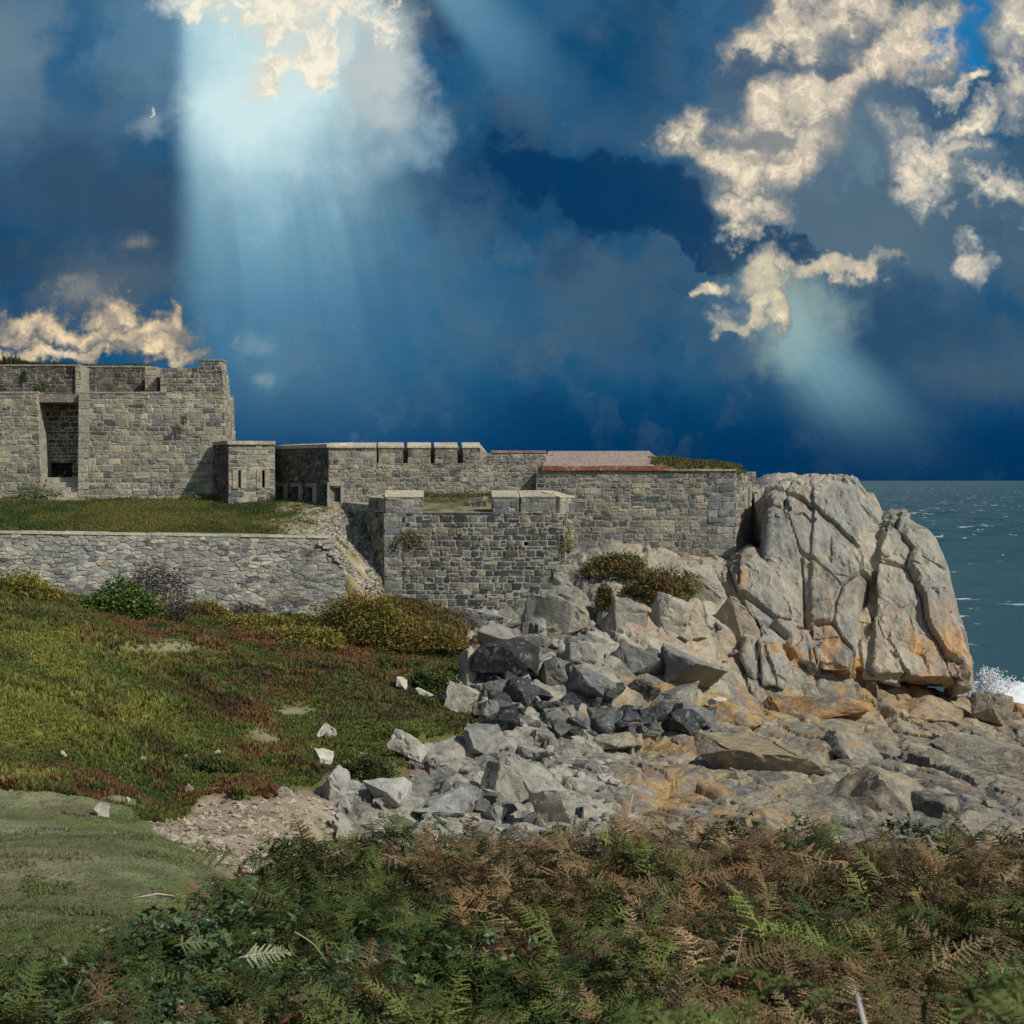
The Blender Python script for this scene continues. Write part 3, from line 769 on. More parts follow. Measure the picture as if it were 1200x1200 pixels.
# ------------------------------------------------------------------ curtain wall with merlons
def curtain():
    z0 = 11.3; k = empty('curtain_wall', (X(450, 96), 96, 11.6)); tag(k, 'long grey stone curtain wall with cream capped merlons and a square window', 'wall')
    fc = frame(pt(322.5, 100.5), pt(385, 95.5), z0); fd = frame(pt(385, 95.5), pt(640, 96.2), z0)
    zc0 = Z(522, 100.5) - z0; zc1 = Z(524.5, 95.5) - z0
    hs = []
    for (a, b) in ((327, 333), (344, 350.5), (361.5, 367)):
        # position along the angled wall
        def upos(px):
            p0 = np.array(pt(322.5, 100.5)); p1 = np.array(pt(385, 95.5)); t = np.linspace(0, 1, 400); q = p0 + (p1 - p0) * t[:, None]
            return t[np.argmin(np.abs(600 + F * q[:, 0] / q[:, 1] - px))] * fc.len
        u0, u1 = upos(a), upos(b); Yq = 100.5 - 5 * u0 / fc.len
        hs.append((u0, Z(588, Yq) - z0, u1, Z(570.5, Yq) - z0))
    mb = MB(); masonry(mb, fc, [(0, 0), (fc.len, 0), (fc.len, zc1), (0, zc0)], 1.0, 'rubble', .42, .26, PAL_DARK, A(112, 110, 100), holes=hs, rnd=random.Random(41), depth=.95); mb.build('flank_wall', M_WALL, k)  # angled away from the sun, the darker stones carry painted shade
    for (a, b, c, d) in hs:
        mb = MB(); block(mb, fc, c + .004, c + .42, b - .1, d, .068, -.3, A(150, 142, 128)); block(mb, fc, a - .25, c + .45, d + .004, d + .22, .066, -.3, A(138, 132, 120)); mb.build('embrasure_frame', M_WALL, k)
    zm = Z(543, 95.8) - z0
    s = lambda px: (px - 385) / (640 - 385) * fd.len
    win = (s(386.5), Z(588, 95.5) - z0, s(399), Z(571.5, 95.5) - z0)
    zf = Z(525, 95.6) - z0
    mb = MB(); masonry(mb, fd, [(0, 0), (s(441), 0), (s(441), zf), (0, zf)], 1.6, 'course', .46, .30, PAL_KEEP, MORTD, holes=[win], rnd=random.Random(42), depth=1.2, jit=.09)
    masonry(mb, fd, [(s(441), 0), (s(640), 0), (s(640), zm), (s(441), zm)], 1.6, 'course', .42, .25, PAL_KEEP, MORTD, rnd=random.Random(43), jit=.09)
    masonry(mb, fd, [(s(560), zm + .002), (s(640), zm + .002), (s(640), Z(532, 96) - z0), (s(573), Z(531, 96) - z0)], 1.6, 'course', .42, .24, PAL_EAST, MORTD, rnd=random.Random(44))
    for (g0, g1) in ((440, 443.5), (472, 477.5), (504, 509), (535.5, 542)):
        block(mb, fd, s(g0) - .05, s(g1) + .05, zm + .01, zf + .1, -1.0, -1.55, A(120, 116, 100))
    mb.build('wall', M_WALL, k)
    a, b, c, d = win
    mb = MB(); col = A(150, 144, 126)
    block(mb, fd, a - .14, a - .004, b - .16, d + .1, .07, -.3, col); block(mb, fd, c + .004, c + .2, b - .16, d + .1, .07, -.3, col); block(mb, fd, a - .13, c + .19, d + .104, d + .3, .072, -.3, col); block(mb, fd, a - .13, c + .19, b - .32, b - .165, .075, -.3, col)
    mb.build('window', M_WALL, k)
    mb = MB(); coping(mb, fc, -.1, fc.len, zc1 + .0, .2, .1, -1.6, CREAM, .12)
    coping(mb, fd, 0.0, s(440.5), zf + .003, .08, .1, -1.9, CREAM, .26, 1.6)
    mb.build('coping', M_WALL, k)
    r = random.Random(46)
    for (p0, p1) in ((443, 472), (477.5, 504), (509, 535.5), (542, 562)):
        mb = MB(); u0, u1 = s(p0), s(p1); hgt = zf - zm
        masonry(mb, fd, [(u0, zm + .002), (u1, zm + .002), (u1, zf), (u0, zf)], 1.6, 'course', .7, .42, PAL_KEEP, MORTD, rnd=r, prot=(.005, .03), gap=.015)
        m = mb.build('merlon', M_WALL, k)
        mb = MB(); block(mb, fd, u0 - .03, u1 + .03, zf + .003, zf + .09, .07, -1.75, CREAM, .27); mb.build('merlon_cap', M_WALL, m)
    # sloping end of the last merlon
    mb = MB(); u0, u1 = s(562.2), s(575); q = [fd(u0, zm + .01, .01), fd(u1, zm + .01, .01), fd(u1, zm + .01, -1.6), fd(u0, zm + .01, -1.6), fd(u0, zf + .06, .01), fd(u1, zm + .35, .01), fd(u1, zm + .45, -1.6), fd(u0, zf + .33, -1.6)]
    mb.hexa(q, A(158, 148, 124)); mb.build('parapet_ramp', M_WALL, k)
    mb = MB(); coping(mb, fd, s(575.5), s(640), Z(531, 96) - z0 + .003, .12, .05, -1.2, A(142, 108, 94), .05, .9); mb.build('brick_coping', M_WALL, k)
curtain()

# ------------------------------------------------------------------ east casemate with red roof and grass top
def east():
    z0 = 6.6; k = empty('east_casemate', (X(750, 95), 95, 8.5)); tag(k, 'stone casemate on the cliff with a weathered red slab roof and turf top', 'fort')
    fa = frame(pt(628, 95.2), pt(862, 94.6), z0); fb = frame(pt(862, 94.6), pt(886, 99.0), z0)
    zt = Z(552, 95) - z0
    mb = MB(); ul = fa.len - 1.55
    masonry(mb, fa, [(0, 0), (ul, 0), (ul, zt), (0, zt)], 1.5, 'course', .56, .36, PAL_EAST, A(142, 140, 126), rnd=random.Random(51), gap=.05, jit=.09)
    mb.build('front_wall', M_WALL, k)
    mb = MB(); masonry(mb, fa, [(ul + .002, 0), (fa.len, 0), (fa.len, zt), (ul + .002, zt)], 1.5, 'course', .78, .42, PAL_ASH, MORT, rnd=random.Random(52), prot=(.01, .035), gap=.018); mb.build('quoin', M_WALL, k)
    mb = MB(); masonry(mb, fb, rect(fb.len, 0, zt - .02), 1.2, 'course', .42, .32, PAL_EAST, MORTD, rnd=random.Random(53), jit=.09); mb.build('end_wall', M_WALL, k)
    # red slab roof
    s = lambda px: (px - 628) / (862 - 628) * fa.len
    mb = MB(); a, b = s(635), s(784); e = .08
    ridge = Z(528.5, 98.6) - (z0 + zt)
    q = [fa(a, zt + .004, .1), fa(b, zt + .004, .1), fa(b - .2, zt + .004, -4.2), fa(a, zt + .004, -4.2), fa(a, zt + .2, .1), fa(b, zt + .2, .1), fa(b - 1.0, zt + ridge, -3.5), fa(a + .25, zt + ridge, -3.5)]
    mb.hexa(q, A(138, 114, 102)); mb.build('roof_slab', M_ROOF, k)
    mb = MB(); coping(mb, fa, a, b, zt + .03, .25, .15, .104, A(132, 84, 70, 1.3, 1.0), 0, 1.4); mb.build('roof_edge', M_WALL, k)
    mb = MB(); coping(mb, fa, b + .02, fa.len + .05, zt + .004, .1, .1, -1.2, A(158, 152, 134), 0, .9); mb.build('wall_head', M_WALL, k)
    # turf mound behind the wall head
    n = 40; m = 26; V = []
    for j in range(m):
        for i in range(n):
            u = b - .9 + (fa.len + .9 + .35 - b + .9 - .9) * i / (n - 1); d = -.15 - 5.0 * j / (m - 1)
            t = i / (n - 1)
            hh = (.10 + .52 * (1 - t) ** .8 * min(1, j / 6)) * (1 if 0 < j else .3) + .12 * float(fbm(np.array([u * 1.3]), np.array([d * 1.3]), o=3, s=9)[0]) + .1
            if i in (0, n - 1) or j in (0, m - 1): hh = -.1
            V.append(fa(u, zt + hh, d))
    mb = MB(); mb.mesh(V, [tuple(q) for q in grid_faces(n, m)], A(98, 94, 52)); o = mb.build('turf_top', M_GROUND, k, True)
    EASTTOP.extend(V)
    mb = MB()
    q = [fa(0, 0, -1.55), fa(fa.len - .5, 0, -1.55), fa(fa.len - .5, 0, -5), fa(0, 0, -5), fa(0, zt - .04, -1.55), fa(fa.len - .5, zt - .04, -1.55), fa(fa.len - .5, zt - .04, -5), fa(0, zt - .04, -5)]
    mb.hexa(q, A(120, 116, 100)); mb.build('core', M_WALL, k)
EASTTOP = []
def m_roof():
    m, nt, b, out = new_mat('weathered_roof')
    p = pos(nt); c = attr(nt)
    n = nt.noise(nt.mapping(p, scale=(2.2, .5, .5)), 3.0, 6, .7)
    c = nt.mix(nt.step(n, .40, .62), c, A(146, 136, 120)); c = nt.mix(nt.step(nt.noise(p, 2.0, 5, .7), .58, .68), c, A(120, 72, 58))
    c = nt.mix(nt.step(nt.noise(p, 3.7, 5, .7), .66, .74), c, A(88, 92, 44))
    nt.put(b.inputs['Base Color'], c); b.inputs['Roughness'].default_value = .95
    bump(nt, b, n, 1, .04); return m
M_ROOF = m_roof()
east()

# ------------------------------------------------------------------ front bastion
def bastion():
    z0 = 5.2; k = empty('front_bastion', (X(560, 90), 90, 7)); tag(k, 'dark grey stone bastion jutting forward with slope topped merlons', 'fort')
    fs = frame(pt(402, 95.5), pt(450, 89.5), z0); fa = frame(pt(450, 89.5), pt(655, 90.0), z0); fb = frame(pt(655, 90.0), pt(673, 90.9), z0)
    zs = Z(601.5, 89.7) - z0; zt = Z(583, 89.6) - z0; s = lambda px: (px - 450) / (655 - 450) * fa.len
    mb = MB(); w = .95
    masonry(mb, fa, [(w, 0), (fa.len, 0), (fa.len, zs), (w, zs)], 1.5, 'course', .5, .30, PAL_BAST, A(146, 143, 130), rnd=random.Random(61), gap=.045, prot=(.01, .055), holes=[(s(614), Z(639.5, 89.8) - z0, s(618.5), Z(635, 89.8) - z0)], depth=.5)
    mb.build('front_wall', M_WALL, k)
    mb = MB(); masonry(mb, fa, [(0, 0), (w - .002, 0), (w - .002, zs), (0, zs)], 1.5, 'course', .62, .44, PAL_ASH, MORT, rnd=random.Random(62), prot=(.01, .03), gap=.016); mb.build('quoin', M_WALL, k)
    mb = MB(); masonry(mb, fb, rect(fb.len, 0, zs), 1.2, 'course', .4, .3, PAL_BAST, MORT, rnd=random.Random(63)); mb.build('right_return', M_WALL, k)
    mb = MB(); zl = Z(596, 93) - z0
    masonry(mb, fs, [(0, 0), (fs.len, 0), (fs.len, zs), (0, zs + .1)], 1.2, 'rubble', .42, .27, PAL_BAST, A(104, 104, 100), rnd=random.Random(64)); mb.build('left_flank', M_WALL, k)
    r = random.Random(66)
    def merlon(fr, u0, u1, zb, zf, thick, rise):
        mb = MB(); masonry(mb, fr, [(u0, zb + .002), (u1, zb + .002), (u1, zf), (u0, zf)], thick, 'course', .72, .40, PAL_ASH, MORT, rnd=r, prot=(.005, .03), gap=.016)
        m = mb.build('merlon', M_WALL, k)
        mb = MB(); block(mb, fr, u0 - .02, u1 + .02, zf + .003, zf + .05, .05, -thick, A(166, 156, 128), rise); mb.build('merlon_cap', M_WALL, m)
    merlon(fa, s(451.5), s(496), zs, zt, 1.7, .32)
    merlon(fa, s(577), s(608), zs, zt, 1.7, .32)
    merlon(fa, s(610), s(651), zs, zt, 1.7, .32)
    merlon(fb, .05, fb.len, zs, zt - .02, 1.3, .28)
    merlon(fs, fs.len * .64, fs.len * .985, zs + .05, Z(584, 91) - z0, 1.2, .25)
    masonry_low = MB(); masonry(masonry_low, fs, [(0, zs + .1), (fs.len * .62, zs + .06), (fs.len * .62, zs + .42), (0, zs + .52)], 1.0, 'course', .7, .36, PAL_ASH, MORT, rnd=r); masonry_low.build('flank_parapet', M_WALL, k)
    mb = MB(); coping(mb, fa, s(496.3), s(576.7), zs + .003, .06, .06, -1.5, A(112, 114, 112), 0.02, 1.5); mb.build('embrasure_sill', M_WALL, k)
    # gun floor rising behind the embrasure
    n = 24; V = []
    for j in range(n):
        for i in range(n):
            u = s(470) + (s(668) - s(470)) * i / (n - 1); d = -1.4 - 4.3 * j / (n - 1)
            V.append(fa(u, zs - .05 + .9 * (j / (n - 1)) ** .9 + .05 * float(fbm(np.array([u]), np.array([d]), o=3, s=4)[0]), d))
    V = np.array(V); n1 = fbm(V[:, 0] / .7, V[:, 1] / .7, o=4, s=77)
    mk('gun_floor', V, [grid_faces(n, n)], M_GROUND, k, True, cmix(cmix(A(138, 122, 88), A(96, 94, 66), sstep(-.15, .2, n1)), A(92, 98, 50), sstep(92.6, 94.2, V[:, 1]) * .8))
    mb = MB(); u = s(526); f2 = Fr(fa(0, 0, -3.0), fa.U, fa.V, fa.N)
    masonry(mb, f2, [(s(540), zs + .1), (s(574), zs + .1), (s(574), zs + .85), (s(552), zs + .75)], .6, 'course', .7, .35, PAL_DARK, MORT, rnd=r); mb.build('inner_step', M_WALL, k)
bastion()
# ================================================================== rock outcrop on the point
def chunk(bm, outline, Yf, Yb, ins=0.72, back=0.85, mid=0.3, lean=0.0, up=0):
    """one rock mass: outline of its widest section, front face drawn in, back rounded off; each ring at its own distance"""
    cx = sum(p[0] for p in outline) / len(outline); cy = sum(p[1] for p in outline) / len(outline)
    vs = []
    Ym = Yf + (Yb - Yf) * mid
    for (k, Y, oy) in ((ins, Yf, 0), ((1 + ins) / 2 + .04, Yf + (Ym - Yf) * .4, 0), (1.0, Ym, 0), (back, Yb, 0)):
        for (x, y) in outline:
            Yl = Y + lean * (cy - y) / 100.0
            vs.append(bm.verts.new(P(cx + (x - cx) * k + up * 0, cy + (y - cy) * k, Yl)))
    r = bmesh.ops.convex_hull(bm, input=vs)
    bmesh.ops.delete(bm, geom=[v for v in vs if v.is_valid and not v.link_faces], context='VERTS')
def remesh(bm, voxel):
    me = bpy.data.meshes.new('tmp'); bm.to_mesh(me); o = bpy.data.objects.new('tmp', me); COL.objects.link(o)
    m = o.modifiers.new('r', 'REMESH'); m.mode = 'VOXEL'; m.voxel_size = voxel
    dg = bpy.context.evaluated_depsgraph_get(); dg.update()
    e = o.evaluated_get(dg); r = bpy.data.meshes.new_from_object(e)
    bpy.data.objects.remove(o); bpy.data.meshes.remove(me)
    n = len(r.vertices); V = np.empty(n * 3); r.vertices.foreach_get('co', V); N = np.empty(n * 3); r.vertices.foreach_get('normal', N)
    Fq = [tuple(p.vertices) for p in r.polygons]
    bpy.data.meshes.remove(r)
    return V.reshape(-1, 3), N.reshape(-1, 3), Fq
def smooth_field(V, Fq, k, it):
    return V
def outcrop():
    bm = bmesh.new()
    ch = [
     ([(903, 575), (938, 560), (962, 557), (974, 600), (970, 700), (955, 800), (915, 790), (890, 700), (896, 620)], 91.4, 103, .84, .9, .3, 2.6),
     ([(950, 559), (985, 556), (1004, 562), (1014, 600), (1008, 700), (1002, 806), (945, 800), (955, 690)], 91.0, 103, .86, .9, .3, 2.6),
     ([(998, 563), (1022, 585), (1034, 610), (1038, 700), (1034, 804), (985, 800), (992, 680)], 91.8, 102, .84, .9, .3, 2.6),
     ([(1031, 612), (1042, 598), (1064, 595), (1075, 640), (1074, 740), (1080, 807), (1020, 802), (1022, 690)], 90.8, 102, .86, .9, .3, 2.6),
     ([(1058, 597), (1086, 618), (1104, 656), (1104, 695), (1120, 730), (1135, 772), (1131, 806), (1062, 807), (1056, 700)], 90.4, 101, .86, .9, .32, 2.6),
     ([(1098, 772), (1126, 752), (1137, 776), (1136, 806), (1106, 810), (1096, 795)], 88.6, 93, .72, .9, .4, 0),
     ([(875, 568), (900, 561), (930, 563), (925, 610), (905, 660), (882, 640)], 97.5, 105, .78, .9, .3, 1.5),
     ([(848, 662), (878, 640), (905, 655), (935, 700), (945, 745), (930, 775), (898, 760), (868, 720)], 89.5, 99, .72, .9, .32, 2.5),
     ([(925, 700), (985, 705), (1008, 760), (1012, 806), (985, 810), (935, 798), (912, 765)], 89.0, 99, .8, .9, .32, 2.0),
     ([(905, 640), (945, 650), (968, 720), (945, 770), (908, 720)], 90.6, 99, .8, .9, .3, 2.6),
     ([(1002, 745), (1034, 725), (1070, 790), (1056, 808), (1008, 800)], 88.6, 97, .8, .9, .3, 2.0),
     ([(985, 600), (1045, 620), (1050, 700), (1030, 770), (990, 760), (975, 680)], 93.0, 100, .85, .9, .3, 2.0),
     ([(870, 740), (910, 745), (938, 780), (920, 812), (880, 800), (862, 770)], 86.5, 96, .8, .9, .3, 1.5),
    ]
    for a in ch: chunk(bm, *a)
    V, N, Fq = remesh(bm, 0.075); bm.free()
    x, y, z = V.T
    # slabs stand steep and lean to the left: stretch the joints along that direction
    a = math.radians(18); u = x * math.cos(a) + z * math.sin(a) * .9; w = -x * math.sin(a) + z * math.cos(a)
    wu = u + .35 * fbm(x / 2.5, y / 2.5, z / 2.5, 3, 501); ww = w + .45 * fbm(x / 2.5, y / 2.5, z / 2.5, 3, 503)
    d = 0
    for (sc, st, amp, tl, cr, s) in ((2.9, 6.0, .42, .44, .30, 511), (1.25, 5.0, .06, .20, .03, 521), (.45, 3.0, .02, .08, .0, 531), (.2, 1.8, .010, .04, .0, 533)):
        f1, f2, r, pl = voro3t(wu / sc, y / (sc * 1.2), ww / (sc * st), s)
        keep_ = sstep(-.25, .15, fbm(x / 2, y / 2, z / 2, 2, s + 7)) if sc < 2 else 1.0
        d = d + (amp * (r - .5) + tl * pl) * (.35 + .65 * keep_) - cr * keep_ * (1 - sstep(0.0, .05, f2 - f1))
    rg = 1 - np.abs(fbm(wu / 1.1, y / 1.4, ww / 4.0, 4, 545)) * 2.2
    d = d + .40 * fbm(x / 3.2, y / 3.2, z / 4.5, 4, 541) + .07 * fbm(x / .5, y / .5, z / .7, 5, 543)
    V2 = V + N * d[:, None]
    px, py = proj(V[:, 0], V[:, 1], V[:, 2])
    n1 = fbm(x / 2.2, y / 2.2, z / 3, 4, 551); n2 = fbm(x / .8, y / .8, z / 1.2, 4, 553)
    c = cmix(A(150, 146, 132), A(128, 130, 126), sstep(-.2, .25, n1)); c = cmix(c, A(112, 114, 112), .8 * sstep(.1, .4, n2))
    c = cmix(c, A(160, 136, 114), np.clip(sstep(650, 780, py + 90 * n1) * .6 * sstep(-.25, .25, n2), 0, 1))
    c = cmix(c, A(168, 128, 72), np.clip(sstep(735, 790, py + 30 * n2) * sstep(1020, 1060, px) * .6 * sstep(-.05, .25, n1), 0, 1) + .7 * np.exp(-((px - 872) / 14.0) ** 2 - ((py - 672) / 22.0) ** 2) * sstep(-.2, .2, n2))
    c = cmix(c, A(104, 110, 114), .8 * np.exp(-((px - 895) / 22.0) ** 2 - ((py - 722) / 38.0) ** 2))
    c = cmix(c, A(72, 76, 40), .7 * np.exp(-((px - 1021) / 9.0) ** 2 - ((py - 665 + 0) / 50.0) ** 2) * sstep(0, .3, n2))
    c = cmix(c, A(164, 122, 64, 1.3, 1.0), .75 * sstep(.16, .34, fbm(x / 1.1, y / 1.1, z / 1.6, 4, 561)) * sstep(690, 790, py))
    c = c * np.array([1.06, 1.01, .92])
    o = mk('rock_outcrop', V2, [np.array(Fq)] if len({len(f) for f in Fq}) == 1 else [Fq], M_CLIFF, smooth=True, col=c)
    try: o.data.set_sharp_from_angle(angle=math.radians(30))
    except Exception: pass
    tag(o, 'huge weathered grey and tan rock outcrop towering at the end of the point', 'rock')
outcrop()

# ================================================================== boulders
def boulder_mesh(name, size, seed, col, boxy=.6, npts=16, rot=(0, 0, 0), var=.12):
    r = np.random.default_rng(seed); bm = bmesh.new()
    d = r.normal(size=(npts, 3)); d /= np.linalg.norm(d, axis=1)[:, None]
    d = np.sign(d) * np.abs(d) ** boxy; d *= r.uniform(.82, 1.08, (npts, 1))
    from mathutils import Euler
    R = np.array(Euler(rot).to_matrix())
    sz = np.array(size) / 2
    vs = [bm.verts.new(q) for q in (d / np.abs(d).max(0) * sz) @ R.T]
    bmesh.ops.convex_hull(bm, input=vs)
    bmesh.ops.delete(bm, geom=[v for v in bm.verts if not v.link_faces], context='VERTS')
    bmesh.ops.dissolve_limit(bm, angle_limit=math.radians(16), verts=bm.verts[:], edges=bm.edges[:])
    ms = min(size)
    bmesh.ops.bevel(bm, geom=bm.edges[:] + bm.verts[:], offset=.022 * ms, segments=1, profile=.6, affect='EDGES', clamp_overlap=True)
    bmesh.ops.triangulate(bm, faces=bm.faces[:])
    for _ in range(3):
        es = [e for e in bm.edges if e.calc_length() > .16 * ms]
        if not es or len(bm.verts) > 2500: break
        bmesh.ops.subdivide_edges(bm, edges=es, cuts=1)
        bmesh.ops.triangulate(bm, faces=bm.faces[:])
    bm.normal_update()
    bm.verts.index_update()
    V = np.array([v.co for v in bm.verts]); N = np.array([v.normal for v in bm.verts]); Fs = [tuple(v.index for v in f.verts) for f in bm.faces]
    bm.free()
    q = V / ms
    dd = .065 * fbm(q[:, 0] * 1.6 + seed, q[:, 1] * 1.6, q[:, 2] * 1.6, 4, seed) + .04 * fbm(q[:, 0] * 6, q[:, 1] * 6, q[:, 2] * 9, 3, seed + 3)
    f1, f2, _ = voro3(q[:, 0] * 1.1 + seed, q[:, 1] * 1.1, q[:, 2] * 2.0, seed + 7)
    dd = dd - .05 * (1 - sstep(0, .10, f2 - f1))
    V = V + N * (dd * ms)[:, None]
    c = np.array(col) * (1 + var * 2 * fbm(q[:, 0] * 2, q[:, 1] * 2, q[:, 2] * 2, 3, seed + 5))[:, None]
    c = c * np.array([1.04, 1.0, .92])
    return V, [np.array(Fs)], np.clip(c, .01, .85)
def place_boulder(px, py, w, h, col, label, seed, name='boulder', group=None, rot=(0, 0, 0), dep=.8, boxy=.6, sink=.12, npts=16, Yoff=0.0, cat='boulder', mat=None):
    p = at(px, py); Y = p[1] + Yoff
    wm = w / F * Y; hm_ = h / F * Y; dm = wm * dep
    V, Fs, c = boulder_mesh(name, (wm, dm, hm_ * 1.1), seed, col, boxy, npts, rot)
    if mat:                                                # lichen in patches over grey and tan rock
        g = V + p; n = fbm(g[:, 0] / .9, g[:, 1] / .9, g[:, 2] / .6, 4, 881); n2 = fbm(g[:, 0] / .5 + 9, g[:, 1] / .5, g[:, 2] / .5, 4, 883)
        c = cmix(c, A(134, 126, 108), .9 * sstep(-.02, .28, n)); c = cmix(c, A(100, 98, 92), .8 * sstep(.05, .35, n2))
    lo = V[:, 2].min()
    o = mk(name, V, Fs, mat or M_BOULDER, smooth=True, col=c)
    try: o.data.set_sharp_from_angle(angle=math.radians(28))
    except Exception: pass
    o.location = (X(px, Y + dm * .3), Y + dm * .3, p[2] - lo - sink * hm_)
    tag(o, label, cat, group)
    return o
DK = A(66, 69, 71); DK2 = A(46, 49, 52); MG = A(100, 101, 98); PALE = A(146, 143, 131); PGR = A(122, 123, 117); TAN = A(148, 136, 112); WHITE = A(170, 167, 154)
